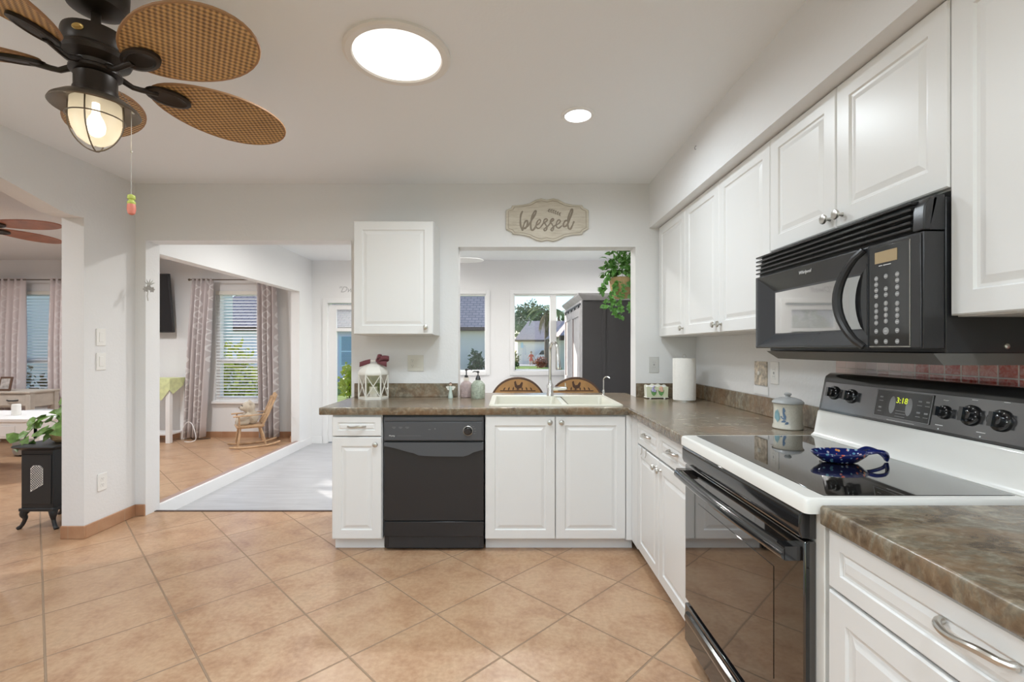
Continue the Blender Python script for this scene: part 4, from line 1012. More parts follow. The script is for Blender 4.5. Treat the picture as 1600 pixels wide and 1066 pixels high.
def fan_blade(root, cx, cy, z, a_, r0, r1, wd, mat, iron_mat, rim_mat, thick=.007, name='blade'):
    mb = MB(); pl = blade_pts(r0, r1, wd)
    mb.loops([[(x, y, -thick / 2) for x, y in pl], [(x, y, thick / 2) for x, y in pl]], cap=True, cap0=True)
    b_ = mb.build(name, mat, None, origin=(0, 0, 0)); b_.parent = root
    Mx = Matrix.Translation(Vector((cx, cy, z)) - WL[root.name]) @ Matrix.Rotation(a_, 4, 'Z') @ Matrix.Rotation(PITCH, 4, 'X')
    b_.matrix_local = Mx; WL[b_.name] = Vector((0, 0, 0))
    rim = MB().tube([(x, y, 0) for x, y in pl] + [(pl[0][0], pl[0][1], 0)], .0048, n=6, cap=False).build('blade_rim', rim_mat, b_, smooth=True)
    ir = MB(); ir.tube([(.055, 0, -.004), (r0 * .45 + .03, 0, -.022), (r0 * .8, 0, -.020), (r0 + .02, 0, -.010)], [.011, .009, .009, .011], n=10)
    el = [(r0 + .055 - .072 * math.cos(2 * PI * i / 26), .040 * math.sin(2 * PI * i / 26)) for i in range(26)]
    ir.loops([[(x, y, -.005) for x, y in el], [(x, y, -.015) for x, y in el], [((x - r0 - .055) * .82 + r0 + .055, y * .78, -.018) for x, y in el], [((x - r0 - .055) * .7 + r0 + .055, y * .66, -.014) for x, y in el]], cap=True, cap0=True)
    ir.build('blade_iron', iron_mat, b_, smooth=True, angle=30)
    return b_
RIMW = plain('blade_rim_cane', (.33, .17, .07), .5)
for k in range(5):
    fan_blade(fan, FX, FY, ZB, math.radians(55 + 72 * k), .150, .635, .270, WICKT, BRONZE, RIMW)
# living room fan (mahogany blades) and hall fan (white)
f2 = thing('ceiling_fan', 'ceiling fan with smooth reddish brown blades, seen through the left opening', 'ceiling fan', (-4.25, 3.66, ZC))
MB().lathe([(.06, 0), (.06, -.03), (.02, -.06)], (-4.25, 3.66, ZC), n=20).cyl((-4.25, 3.66, ZC - .05), (-4.25, 3.66, 2.27), .012).build('downrod', BRONZE, f2, smooth=True)
MB().lathe([(.05, 2.29), (.11, 2.27), (.11, 2.20), (.07, 2.17), (.07, 2.12), (.03, 2.10)], (-4.25, 3.66, 0), n=28).build('motor_housing', BRONZE, f2, smooth=True)
for k in range(5): fan_blade(f2, -4.25, 3.66, 2.205, math.radians(7 + 72 * k), .2, .72, .15, WOODR, BRONZE, WOODR)
f3 = thing('ceiling_fan', 'white ceiling fan beyond the pass-through, only blade tips in view', 'ceiling fan', (-.92, 5.2, ZC))
MB().lathe([(.06, 0), (.06, -.03), (.02, -.06)], (-.92, 5.2, ZC), n=20).cyl((-.92, 5.2, ZC - .05), (-.92, 5.2, 2.27), .012).build('downrod', TRIM, f3, smooth=True)
MB().lathe([(.05, 2.28), (.10, 2.26), (.10, 2.19), (.06, 2.17)], (-.92, 5.2, 0), n=28).build('motor_housing', TRIM, f3, smooth=True)
for k in range(5): fan_blade(f3, -.92, 5.2, 2.20, math.radians(2 + 72 * k), .18, .64, .13, TRIM, TRIM, TRIM)

# ------------------------------------------------------------------ wall sign
def sg(cx, cy, Y): return at(780 + cx / 10.667, 300 + cy / 10.667, Y)
YS = YB - .020
out = [(215, 228), (380, 216), (500, 192), (610, 130), (700, 108), (795, 130), (900, 108), (985, 128), (1100, 190), (1220, 214), (1385, 222), (1405, 262), (1490, 305), (1490, 610), (1405, 660), (1385, 705), (1220, 716), (1100, 742), (985, 800), (900, 824), (795, 802), (700, 824), (610, 802), (500, 742), (380, 714), (225, 706), (200, 660), (112, 620), (112, 305), (198, 268)]
ctr = (800, 466)
sgn = thing('wall_sign', 'whitewashed wooden plaque reading blessed over the pass-through', 'sign', sg(800, 466, YB))
def sl(k, Y): return [tuple(sg(ctr[0] + (x - ctr[0]) * k, ctr[1] + (y - ctr[1]) * (k - (1 - k) * .9), Y)) for x, y in out]
MB().loops([sl(1, YB - .002), sl(1, YS + .004), sl(.992, YS)], cap=True, cap0=True).build('board', SIGNW, sgn)
w = MB(); ln = sl(.94, YS - .0005); w.tube(ln + [ln[0]], .0022, n=5, cap=False); w.build('routed_line', plain('sign_line', (.42, .36, .28), .7), sgn)
strokes = [
    ([(390, 318), (362, 380), (352, 470), (358, 560), (388, 640), (402, 575), (430, 500), (468, 478), (472, 520), (452, 590), (425, 608), (405, 590)], 1.0),
    ([(425, 600), (480, 560), (540, 470), (600, 375), (615, 325), (590, 325), (556, 390), (530, 500), (528, 600), (552, 642), (590, 605), (620, 550)], 1.0),
    ([(612, 560), (660, 530), (690, 490), (676, 462), (645, 480), (618, 540), (625, 595), (665, 605), (710, 560), (750, 500)], .8),
    ([(745, 520), (800, 475), (790, 448), (755, 462), (742, 500), (775, 545), (795, 595), (780, 640), (750, 640), (748, 610)], .85),
    ([(752, 615), (820, 560), (862, 500), (905, 470), (900, 446), (868, 460), (852, 500), (885, 545), (905, 600), (892, 644), (868, 640), (862, 612)], .85),
    ([(865, 615), (930, 560), (990, 530), (1020, 490), (1000, 464), (968, 485), (950, 540), (962, 590), (1000, 600), (1045, 560)], .8),
    ([(1140, 480), (1105, 480), (1072, 530), (1075, 575), (1105, 575), (1150, 520), (1195, 400), (1225, 310), (1210, 290), (1180, 340), (1150, 440), (1145, 540), (1158, 605), (1185, 620), (1215, 570), (1248, 490)], 1.0)]
w = MB()
for pts, k in strokes:
    q = smooth_line([sg(x, y, YS - .0012) for x, y in pts], 5)
    w.tube(q, [.0060 * k * (.8 + .35 * abs(math.sin(i * .35))) for i in range(len(q))], n=6, up=(0, 1, 0), flat=.3)
w.build('script_lettering', SIGNT, sgn)
w = MB(); w.tube(smooth_line([sg(790, 320, YS - .001), sg(900, 300, YS - .001), sg(1020, 378, YS - .001)], 5), .0012, n=5)
for i in range(6):
    x0, y0 = 815 + i * 36, 308 + i * 7 + i * i
    for s_ in (-1, 1): w.leaf(sg(x0, y0, YS - .001), (.7, 0, .75 * s_ - .25), (0, -1, 0), .021, .010, 0)
w.build('leaf_sprig', SIGNT, sgn)

# ------------------------------------------------------------------ plates, switches, ornaments
def outlet(label, M, u, v, w_=.072, h_=.116, kinds=('duplex',), mat=PLASTIC, name='wall_outlet', cat='outlet'):
    o = M @ Vector((u, v, 0)); c = thing(name, label, cat, o)
    MB(M).box(u - w_ / 2, u + w_ / 2, v - h_ / 2, v + h_ / 2, .0005, .006).build('cover_plate', mat, c, bevel=.002)
    n = len(kinds)
    for i, k in enumerate(kinds):
        uc = u + (i - (n - 1) / 2) * .046
        if k == 'duplex':
            for s_ in (-1, 1):
                vc = v + s_ * .020
                b_ = MB(M).box(uc - .014, uc + .014, vc - .014, vc + .014, .006, .0075).build('socket', mat, c, bevel=.001)
                MB(M).box(uc - .007, uc - .005, vc - .001, vc + .008, .0075, .0078).box(uc + .005, uc + .007, vc - .001, vc + .007, .0075, .0078).cyl((uc, vc - .007, .0075), (uc, vc - .007, .0078), .0025, n=8).build('socket_slots', MARKG, b_)
        elif k == 'rocker': MB(M).box(uc - .016, uc + .016, v - .033, v + .033, .006, .0085).build('rocker', mat, c, bevel=.0015)
        elif k == 'gfci':
            b_ = MB(M).box(uc - .016, uc + .016, v - .033, v + .033, .006, .008).build('socket', mat, c, bevel=.001)
            MB(M).box(uc - .005, uc + .005, v - .006, v - .001, .008, .009).box(uc - .005, uc + .005, v + .001, v + .006, .008, .009).box(uc - .007, uc - .005, v + .014, v + .022, .008, .0083).box(uc + .005, uc + .007, v + .014, v + .022, .008, .0083).box(uc - .007, uc - .005, v - .022, v - .014, .008, .0083).box(uc + .005, uc + .007, v - .022, v - .014, .008, .0083).build('socket_slots', MARKG, b_)
    return c
ALM = plain('almond_plate', (.70, .68, .61), .35); GRP = plain('light_grey_plate', (.62, .62, .60), .35)
MBk = face_back((0, YB, 0)); MR = face_right((XR, 0, 0)); ML = face_left((XL, 0, 0))
outlet('almond double plate with two sockets and a rocker switch beside the lantern', MBk, (649.5 - VX) * YB / F, at(0, 567.5, YB).z, w_=.118, h_=.118, kinds=('duplex', 'rocker'), mat=ALM)
outlet('light grey outlet on the back wall above the napkin holder', MBk, (1021.5 - VX) * YB / F, at(0, 570, YB).z, kinds=('gfci',), mat=GRP)
outlet('white outlet on the right wall next to the painted switch plate', MR, -2.46, 1.109, kinds=('gfci',))
q = 2.757 * F
outlet('plain white wall plate, upper of the pair on the left wall', ML, q / (795 - 157), 1.242 + 16 * (q / 638) / F, kinds=('rocker',), name='wall_switch', cat='switch')
outlet('white light switch, lower of the pair on the left wall', ML, q / (795 - 157), 1.242 - 22 * (q / 638) / F, kinds=('rocker',), name='wall_switch', cat='switch')
outlet('white outlet low on the left wall, above the baseboard', ML, q / (795 - 159), 1.242 - 210 * (q / 636) / F, kinds=('duplex',))
c = thing('switch_plate', 'painted switch plate with brown floral motif on the right wall', 'switch plate', (XR, 2.59, 1.09))
MB(MR).box(-2.655, -2.530, 1.035, 1.165, .0005, .008).build('cover_plate', plain('painted_plate', (.60, .52, .42), .5, var=.45, vscale=45), c, bevel=.002)
MB(MR).box(-2.598, -2.588, 1.092, 1.112, .008, .020).build('toggle', IVORY, c, bevel=.001)
MB(MR).box(-2.665, -2.520, .985, 1.030, .0005, .006).build('lower_plaque', TRIM, c, bevel=.001)
MB(MR).tube([(-2.65, 1.03, .003), (-2.65, 1.04, .003)], .002, n=5).tube([(-2.535, 1.03, .003), (-2.535, 1.04, .003)], .002, n=5).build('hanging_ring', NICKEL, c)
tag(MB(face_right((SX, 0, 0))).tube([(-2.62, 2.355, 0), (-2.62, 2.355, .006), (-2.62, 2.345, .010), (-2.62, 2.335, .008), (-2.62, 2.338, .003)], .0018, n=6).build('ceiling_hook', MARKG), 'tiny grey hook on the soffit face above the wall cabinets', 'hook')
# floral ornament left of the doorway
c = thing('wall_ornament', 'small grey and white floral ornament left of the doorway', 'ornament', (-2.652, YB - .001, 1.70))
cx, cz_ = (233 - VX) * 3.49 / F, at(0, 452, 3.49).z
w = MB(); PET = plain('grey_petals', (.48, .47, .46), .7)
for (ox, oz) in ((-.022, .0), (.024, -.004), (.0, .012)):
    for k in range(6): a_ = k * PI / 3; w.leaf((cx + ox, YB - .010, cz_ + oz), (math.cos(a_), -.3, math.sin(a_)), (0, -1, 0), .024, .018, .1)
w.build('petals', PET, c)
w = MB(); w.tube([(cx - .01, YB - .004, cz_), (cx - .018, YB - .004, cz_ - .05), (cx - .012, YB - .004, cz_ - .085)], .004, n=6).tube([(cx, YB - .004, cz_ + .01), (cx - .004, YB - .004, cz_ + .045)], .003, n=6)
for a_ in (.9, 1.4, 2.0, 2.5, .4): w.leaf((cx - .004, YB - .006, cz_ + .03), (math.cos(a_), 0, math.sin(a_)), (0, -1, 0), .05, .010, .05)
w.build('sprigs', plain('pale_sprig', (.66, .65, .63), .7), c)
# wall lettering over the hall door
c = thing('wall_decal', 'grey script lettering on the far hall wall above the glazed door', 'decal', (-2.3, YF, 2.05))
text('lettering', '"Dwell', .115, face_back(((527 - VX) * YF / F, YF - .002, at(0, 453, YF).z)), plain('decal_grey', (.52, .52, .52), .7), c, shear=.45, align='LEFT', ext=.0003)

# ------------------------------------------------------------------ things on the worktop
# lantern
lx, ly = (583.5 - VX) * 3.375 / F, 3.375; lz = CT
c = thing('lantern', 'cream metal six sided lantern with crossed sides on the worktop', 'lantern', (lx, ly, lz))
def hexa(r, z, rot=.26): return [(lx + r * math.cos(rot + k * PI / 3), ly + r * math.sin(rot + k * PI / 3), z) for k in range(6)]
r_ = .100
MB().loops([hexa(r_ + .004, lz), hexa(r_ + .004, lz + .010), hexa(r_ - .006, lz + .014)], cap=True, cap0=True).build('base', CREAM, c)
w = MB(); h0, h1 = lz + .012, lz + .172; A = hexa(r_, h0); B = hexa(r_, h1)
for k in range(6):
    k2 = (k + 1) % 6; w.tube([A[k], B[k]], .0055, n=6); w.tube([A[k], A[k2]], .0045, n=6); w.tube([B[k], B[k2]], .0045, n=6)
    w.tube([A[k], B[k2]], .0032, n=6); w.tube([A[k2], B[k]], .0032, n=6)
w.build('frame', CREAM, c)
MB().loops([hexa(r_ - .006, h0), hexa(r_ - .006, h1)], cap=False).build('glass_panes', JARGL, c)
MB().loops([hexa(r_ + .006, h1), hexa(r_ + .006, h1 + .012), hexa(r_ - .002, h1 + .028), hexa(r_ * .78, h1 + .052), hexa(r_ * .45, h1 + .072), hexa(.020, h1 + .080)], cap=True, cap0=True).build('dome_lid', CREAM, c, bevel=.001)
MB().tube([(lx - .032, ly, h1 + .070), (lx - .032, ly, h1 + .096), (lx + .032, ly, h1 + .096), (lx + .032, ly, h1 + .070)], .0055, n=6).build('handle', CREAM, c)
MB().ball((lx + .104, ly - .02, lz + .072), .008, 8, 6).build('latch', CREAM, c)
MB().cyl((lx, ly, lz + .014), (lx, ly, lz + .085), .028, n=18).build('candle', IVORY, c)
w = MB()
def ribbon(pts, wd):
    q = smooth_line(pts, 4); w.P([p + Vector((0, 0, wd / 2)) for p in q] + [p - Vector((0, .004, wd / 2)) for p in q], [(i, i + 1, len(q) + i + 1, len(q) + i) for i in range(len(q) - 1)])
hx = lx; hz = h1 + .100
ribbon([(hx - .02, ly - .006, hz - .008), (hx - .055, ly - .010, hz - .016), (hx - .095, ly - .012, hz - .030)], .034)
ribbon([(hx + .02, ly - .01, hz - .004), (hx + .04, ly - .03, hz + .030), (hx + .065, ly - .012, hz + .026), (hx + .045, ly, hz + .004), (hx + .02, ly - .01, hz)], .026)
ribbon([(hx + .03, ly - .012, hz + .002), (hx + .075, ly - .03, hz + .020), (hx + .115, ly - .012, hz + .014), (hx + .08, ly - .002, hz - .004), (hx + .04, ly - .01, hz)], .030)
ribbon([(hx + .03, ly - .015, hz), (hx + .07, ly - .02, hz - .016), (hx + .100, ly - .022, hz - .026)], .040)
w.ball((hx + .032, ly - .012, hz + .001), .014, 10, 8)
o = w.build('ribbon_bow', RIBBON, c, smooth=True); sm = o.modifiers.new('solid', 'SOLIDIFY'); sm.thickness = .002
# angel figurine
gx, gy = (704 - VX) * 3.40 / F, 3.40
c = thing('angel_figurine', 'tiny angel figurine in a pale green dress beside the soap bottles', 'figurine', (gx, gy, CT))
MB().lathe([(.017, 0), (.018, .004), (.014, .03), (.009, .06), (.011, .072), (.007, .084), (.004, .088)], (gx, gy, CT), n=18).build('dress', MINT, c, smooth=True)
MB().ball((gx, gy, CT + .098), .0105, 12, 8).build('head', plain('porcelain_skin', (.72, .55, .44), .5), c, smooth=True)
MB().ball((gx, gy + .003, CT + .101), .0115, 12, 8).build('hair', SKIND, c, smooth=True)
w = MB()
for s_ in (-1, 1): w.leaf((gx + s_ * .003, gy + .008, CT + .070), (s_ * 1, 0, .35), (0, -1, 0), .034, .026, .0).leaf((gx + s_ * .003, gy + .008, CT + .068), (s_ * 1, 0, -.25), (0, -1, 0), .024, .02, .0)
o = w.build('wings', CREAM, c); o.modifiers.new('solid', 'SOLIDIFY').thickness = .003
# soap bottles
def pump(c, x, y, z, dx, dark=True, cone=False):
    w = MB()
    if cone: w.lathe([(.018, 0), (.020, .004), (.012, .024), (.006, .034)], (x, y, z), n=16)
    else: w.lathe([(.013, 0), (.014, .010), (.009, .018)], (x, y, z), n=14)
    w.cyl((x, y, z + .015), (x, y, z + .052), .004, n=8).lathe([(.009, .050), (.010, .056), (.006, .064)], (x, y, z), n=12).tube([(x, y, z + .058), (x + dx * .03, y - .012, z + .061), (x + dx * .042, y - .016, z + .055)], [.0045, .004, .003], n=8)
    return w
bx, by = (728.5 - VX) * 3.46 / F, 3.47
c = thing('soap_dispenser', 'dusty rose octagonal soap dispenser with a clear neck, left of the pair', 'soap dispenser', (bx, by, CT))
MB().lathe([(.046, 0), (.048, .006), (.047, .085), (.040, .102), (.024, .114), (.018, .120)], (bx, by, CT), n=8).build('bottle', PINK, c, bevel=.003)
MB().lathe([(.018, .120), (.020, .128), (.019, .146), (.012, .152)], (bx, by, CT), n=18).build('clear_collar', JARGL, c, smooth=True)
pump(c, bx, by, CT + .144, 1).build('pump', BLACKM, c, smooth=True)
bx, by = (747 - VX) * 3.40 / F, 3.395
c = thing('soap_dispenser', 'sage green embossed round soap dispenser with dark pump, right of the pair', 'soap dispenser', (bx, by, CT))
MB().lathe([(.047, 0), (.050, .006), (.050, .095), (.046, .104), (.030, .122), (.017, .130), (.016, .134)], (bx, by, CT), n=28).build('bottle', SAGE, c, smooth=True, angle=30)
pump(c, bx, by, CT + .132, -.9, cone=True).build('pump', BLACKM, c, smooth=True)
# napkin holder
nx, ny = (1025.5 - VX) * 3.385 / F, 3.39
c = thing('napkin_holder', 'cream napkin holder with painted hyacinths in the back corner', 'napkin holder', (nx, ny, CT))
MB().box(nx - .080, nx + .080, ny - .03, ny + .03, CT + .006, CT + .012).build('tray', CREAM, c, bevel=.002)
w = MB()
for dx_ in (-.05, .05): w.cyl((nx + dx_, ny - .03, CT), (nx + dx_, ny - .03, CT + .008), .006, n=8)
w.build('foot', CREAM, c)
for i, (yo, zt_, sh) in enumerate(((-.030, .078, 0), (.026, .088, .004))):
    wv = [(nx - .078 + .156 * j / 20, CT + .012 + zt_ * (1 + .06 * math.sin(j * 1.1)) * (1 - .10 * abs(j - 10) / 10)) for j in range(21)]
    MB().prism([(nx - .074, CT + .010)] + wv + [(nx + .074, CT + .010)], ny + yo, ny + yo + .005, 'y').build('side_panel', plain('napkin_panel_%d' % (i + 1), (.66, .69, .50) if i == 0 else (.80, .79, .68), .5), c)
MB().box(nx - .068, nx + .068, ny - .022, ny + .022, CT + .012, CT + .090).build('napkins', TRIM, c, bevel=.003)
for dx_, mt_ in ((-.026, LILAC), (.026, PEACH)):
    w = MB()
    for k in range(3): w.leaf((nx + dx_, ny - .033, CT + .020), ((k - 1) * .5, 0, 1), (0, -1, 0), .050, .014, .02)
    w.build('leaf_motif', GREENS, c)
    w = MB()
    for k in range(16): w.ball((nx + dx_ + random.uniform(-.012, .012), ny - .034, CT + .066 + random.uniform(-.016, .024)), .0055, 6, 5, sc=(1, .5, 1))
    w.build('flower_motif', mt_, c)
# paper towel roll
tx_, ty_ = (1070 - VX) * 3.215 / F, 3.225
c = thing('paper_towel_roll', 'white paper towel roll on a wire stand in the back corner', 'paper towels', (tx_, ty_, CT))
MB().cyl((tx_, ty_, CT), (tx_, ty_, CT + .008), .070, n=32).build('stand_base', NICKEL, c, smooth=True, angle=30)
MB().lathe([(.074, .010), (.0745, .02), (.0745, .285), (.073, .290), (.02, .290), (.02, .284)], (tx_, ty_, CT), n=44, cap=False).P([(tx_ - .060, ty_ - .044, CT + .01), (tx_ - .078, ty_ - .012, CT + .01), (tx_ - .078, ty_ - .012, CT + .288), (tx_ - .060, ty_ - .044, CT + .288)], [(0, 1, 2, 3)]).build('paper_roll', TOWEL, c, smooth=True, angle=40)
MB().tube([(tx_, ty_, CT + .005), (tx_, ty_, CT + .292)], .004, n=8).tube([(tx_ + .011 * math.cos(2 * PI * i / 16 - PI / 2), ty_, CT + .303 + .013 * math.sin(2 * PI * i / 16 - PI / 2)) for i in range(17)], .0018, n=6).build('stand_wire', NICKEL, c, smooth=True)
# stoneware canister
kx, ky = (1231 - VX) * 2.13 / F, 2.13
c = thing('stoneware_canister', 'cream stoneware canister with grey lid and blue leaf motif beside the stove', 'canister', (kx, ky, CT))
MB().lathe([(.058, 0), (.062, .004), (.061, .014), (.0575, .022), (.0565, .095), (.058, .108), (.060, .112)], (kx, ky, CT), n=40).build('jar', STONEW, c, smooth=True, angle=50)
MB().lathe([(.060, .112), (.064, .116), (.063, .121), (.052, .131), (.030, .139), (.012, .142), (.009, .146), (.014, .150), (.015, .156), (.010, .160)], (kx, ky, CT), n=40).build('lid', STGREY, c, smooth=True, angle=50)
w1, w2_ = MB(), MB()
fa = math.atan2(-ky, -kx)
def onjar(a_, z_, d=.0585): return Vector((kx + d * math.cos(fa + a_), ky + d * math.sin(fa + a_), CT + z_))
def jarleaf(w, a0, z0, a1, z1, wd):
    p, q = onjar(a0, z0), onjar(a1, z1); w.leaf(p, q - p, (math.cos(fa + a0), math.sin(fa + a0), 0), (q - p).length, wd, -.02)
for a0, z0, a1, z1 in ((-.12, .045, .10, .085), (-.12, .045, .28, .060), (-.14, .040, .22, .034), (-.3, .035, -.05, .024), (-.02, .075, .05, .10)): jarleaf(w1, -a0 - .25, z0, -a1 - .25, z1, .012)
for a0, z0, a1, z1 in ((.45, .03, .45, .09), (.50, .035, .60, .085)): jarleaf(w2_, -a0 * 1 - .30, z0, -a1 - .30, z1, .026)
w1.build('leaf_motif', STBLUE, c); w2_.build('petal_motif', STEAL, c)
# spoon rest
sx_, sy_ = (1318 - VX) * 1.45 / F, 1.45; sz_ = .8915
c = thing('spoon_rest', 'dark blue glazed spoon rest with looped handle on the glass cooktop', 'spoon rest', (sx_, sy_, sz_))
def oval(rx, ry, z, n=28): return [(sx_ - .012 + rx * math.cos(2 * PI * i / n), sy_ + ry * math.sin(2 * PI * i / n), sz_ + z) for i in range(n)]
MB().loops([oval(.035, .022, 0), oval(.052, .034, .004), oval(.074, .048, .020), oval(.083, .055, .030), oval(.082, .054, .033), oval(.078, .050, .031), oval(.06, .038, .014), oval(.03, .02, .008)], cap=True, cap0=True).build('bowl', GLAZE, c, smooth=True, angle=60)
hp = [(sx_ + .062, sy_ - .012, sz_ + .030), (sx_ + .085, sy_ - .020, sz_ + .036), (sx_ + .112, sy_ - .020, sz_ + .032), (sx_ + .128, sy_ - .008, sz_ + .022), (sx_ + .134, sy_ + .004, sz_ + .005)]
w = MB(); w.tube(smooth_line(hp, 5), [.0075] * 12 + [.0075] * 9, n=10, flat=.7)
w.tube(smooth_line([(sx_ + .062, sy_ + .018, sz_ + .030), (sx_ + .090, sy_ + .026, sz_ + .036), (sx_ + .115, sy_ + .022, sz_ + .030), (sx_ + .130, sy_ + .010, sz_ + .018), (sx_ + .134, sy_ + .003, sz_ + .006)], 5), .0075, n=10, flat=.7)
w.build('handle', BLUEC, c, smooth=True)

# ------------------------------------------------------------------ hall: stools, armoire, hanging plant
def stool(label, x, y, rz):
    c = thing('counter_stool', label, 'stool', (x, y, HZ), 'counter stools behind the sink')
    z0 = HZ; sh = z0 + .70
    seat = MB().lathe([(.17, sh - .03), (.195, sh - .02), (.20, sh), (.18, sh + .025), (.10, sh + .035)], (x, y, 0), n=30).build('seat', WOODD, c, smooth=True)
    for sx1 in (-1, 1):
        for sy1 in (-1, 1):
            MB().tube([(x + sx1 * .13, y + sy1 * .13, sh - .03), (x + sx1 * .19, y + sy1 * .19, z0)], [.018, .015], n=10).build('leg', WOODD, c, smooth=True)
    w = MB(); r0 = .178
    for (a1, b1), (a2, b2) in (((-1, -1), (1, -1)), ((1, -1), (1, 1)), ((1, 1), (-1, 1)), ((-1, 1), (-1, -1))): w.tube([(x + a1 * r0, y + b1 * r0, z0 + .2), (x + a2 * r0, y + b2 * r0, z0 + .2)], .010, n=8)
    w.build('foot_ring', WOODD, c)
    w = MB()
    for s_ in (-1, 1): w.tube([(x + s_ * .14, y + .17, sh - .01), (x + s_ * .19, y + .20, sh + .14)], .012, n=8)
    w.build('back_post', WOODD, c)
    top = .975; hw = .255; base = sh + .11
    def arcp(k, Y): return [(x + (hw - k) * math.cos(PI * i / 28), Y, base + k * .6 + (top - base - k * 1.6) * math.sin(PI * i / 28)) for i in range(29)]
    MB().loops([arcp(0, y + .21), arcp(0, y + .19)], cap=True, cap0=True).build('backrest', WOODD, c, bevel=.003)
    bk = MB().loops([arcp(.020, y + .1895), arcp(.020, y + .1865)], cap=True, cap0=True).build('painted_panel', WOODH, c)
    # rooster motif
    P_ = [(0, 0), (.028, .004), (.040, .022), (.046, .052), (.036, .062), (.026, .050), (.016, .034), (-.004, .030), (-.014, .048), (-.016, .066), (-.024, .070), (-.034, .058), (-.030, .036), (-.026, .016), (-.014, .004)]
    mz = base + .150
    w = MB(); w.prism([(x + a_, mz + b_) for a_, b_ in P_], y + .1862, y + .1855, 'y')
    w.box(x - .01, x - .005, y + .1855, y + .1862, mz - .014, mz).box(x + .006, x + .011, y + .1855, y + .1862, mz - .014, mz)
    for i in range(7): w.leaf((x - .13 + i * .043, y + .1858, mz - .016), (.3 - .1 * i, 0, .5), (0, -1, 0), .035, .014, 0)
    w.box(x - .16, x + .16, y + .1855, y + .1862, mz - .024, mz - .015)
    w.build('painted_motif', SKIND, bk)
    return c
stool('counter stool with arched painted back, left of the faucet', (809 - VX) * 4.3 / F, 4.09, 0)
stool('counter stool with arched painted back, right of the faucet in front of the armoire', (899 - VX) * 4.3 / F, 4.09, 0)

AX0 = 115 * 4.9 / F; AY0, AY1 = 4.9, 6.35; AZ = 1.80
c = thing('armoire', 'tall charcoal sided armoire with grey washed door front, beyond the pass-through', 'armoire', (AX0 + .35, (AY0 + AY1) / 2, HZ))
MB().box(AX0, AX0 + .72, AY0, AY1, HZ + .06, AZ - .07).build('body', ARMD, c, bevel=.003)
MB().box(AX0 + .20, AX0 + .24, AY0 - .006, AY0, HZ + .06, AZ - .075).box(AX0 + .58, AX0 + .60, AY0 - .006, AY0, HZ + .06, AZ - .075).build('side_moulding', ARMD, c)
w = MB(); pr = [(-.005, AZ - .07), (.045, AZ - .015), (.050, AZ), (-.6, AZ), (-.6, AZ - .07)]
w.P([(AX0 - a_, AY0 - max(0, a_), z_) for a_, z_ in pr] + [(AX0 - a_, AY1, z_) for a_, z_ in pr], [(i, (i + 1) % 5, 5 + (i + 1) % 5, 5 + i) for i in range(5)] + [tuple(range(5)), tuple(range(9, 4, -1))])
w.build('cornice', ARMG, c)
MB().box(AX0 + .01, AX0 + .71, AY0 + .01, AY1 - .01, HZ, HZ + .06).build('plinth', ARMD, c)
MA = face_right((AX0, AY1, HZ)); WA = AY1 - AY0; HA = AZ - .07 - HZ
MB(MA).box(0, .05, .06, HA, 0, .012).box(WA - .05, WA, .06, HA, 0, .012).box(.05, WA - .05, HA - .06, HA, 0, .012).box(.05, WA - .05, .06, .10, 0, .012).build('face_frame', ARMG, c)
for i, (u0, u1) in enumerate(((.06, WA / 2 - .003), (WA / 2 + .003, WA - .06))):
    w = MB(MA); w.box(u0, u1, .11, HA - .07, .001, .012); fr = .075
    w.box(u0, u0 + fr, .11, HA - .07, .012, .022).box(u1 - fr, u1, .11, HA - .07, .012, .022).box(u0 + fr, u1 - fr, HA - .16, HA - .07, .012, .022).box(u0 + fr, u1 - fr, .11, .20, .012, .022).box(u0 + fr, u1 - fr, .84, .97, .012, .022)
    d = w.build('door', ARMG, c, bevel=.002)
    w = MB(MA); w.box(u0 + fr, u0 + fr + .07, .20, .84, .012, .0135).box(u0 + fr, u0 + fr + .07, .97, HA - .16, .012, .0135); w.build('recess_panel', plain('recess_brown_%d' % (i + 1), (.20, .145, .14), .6), d)
    for uu_ in (u0 + .03, u0 + .16, u1 - .16, u1 - .03):
        MB(MA).lathe([(.013, .022), (.013, .028), (.006, .032)], (uu_, .905, 0), n=10).build('bolt', IRON, d)
w = MB(MA); w.box(.04, WA - .04, HA - .045, HA - .025, .014, .020)
for k in range(5): w.lathe([(.018, .014), (.018, .024)], (.15 + k * (WA - .3) / 4, HA - .06, 0), n=12)
w.build('sliding_rail', IRON, c)

# hanging plant
px_, py_ = (972 - VX) * 3.86 / F, 3.90
c = thing('hanging_plant', 'trailing green ivy in a wicker basket hanging at the right of the pass-through', 'plant', (px_, py_, 1.60))
zb_ = at(0, 466, 3.86).z
MB().lathe([(.050, 0), (.075, .03), (.088, .10), (.095, .165), (.090, .17), (.085, .12), (.05, .03)], (px_, py_, zb_), n=24, cap=True).build('basket', WICK, c, smooth=True)
w = MB(); ht = ZC
for k in range(3): a_ = k * 2.09; w.tube([(px_ + .092 * math.cos(a_), py_ + .092 * math.sin(a_), zb_ + .165), (px_, py_, zb_ + .60)], .0015, n=4)
w.tube([(px_, py_, zb_ + .60), (px_, py_, ht)], .002, n=5); w.build('hanger_wire', IRON, c)
rnd = random.Random(3)
w = MB(); st = MB()
def rand_dir(r, zlo=-1, zhi=1):
    while True:
        v = Vector((r.uniform(-1, 1), r.uniform(-1, 1), r.uniform(zlo, zhi)))
        if .1 < v.length < 1: return v.normalized()
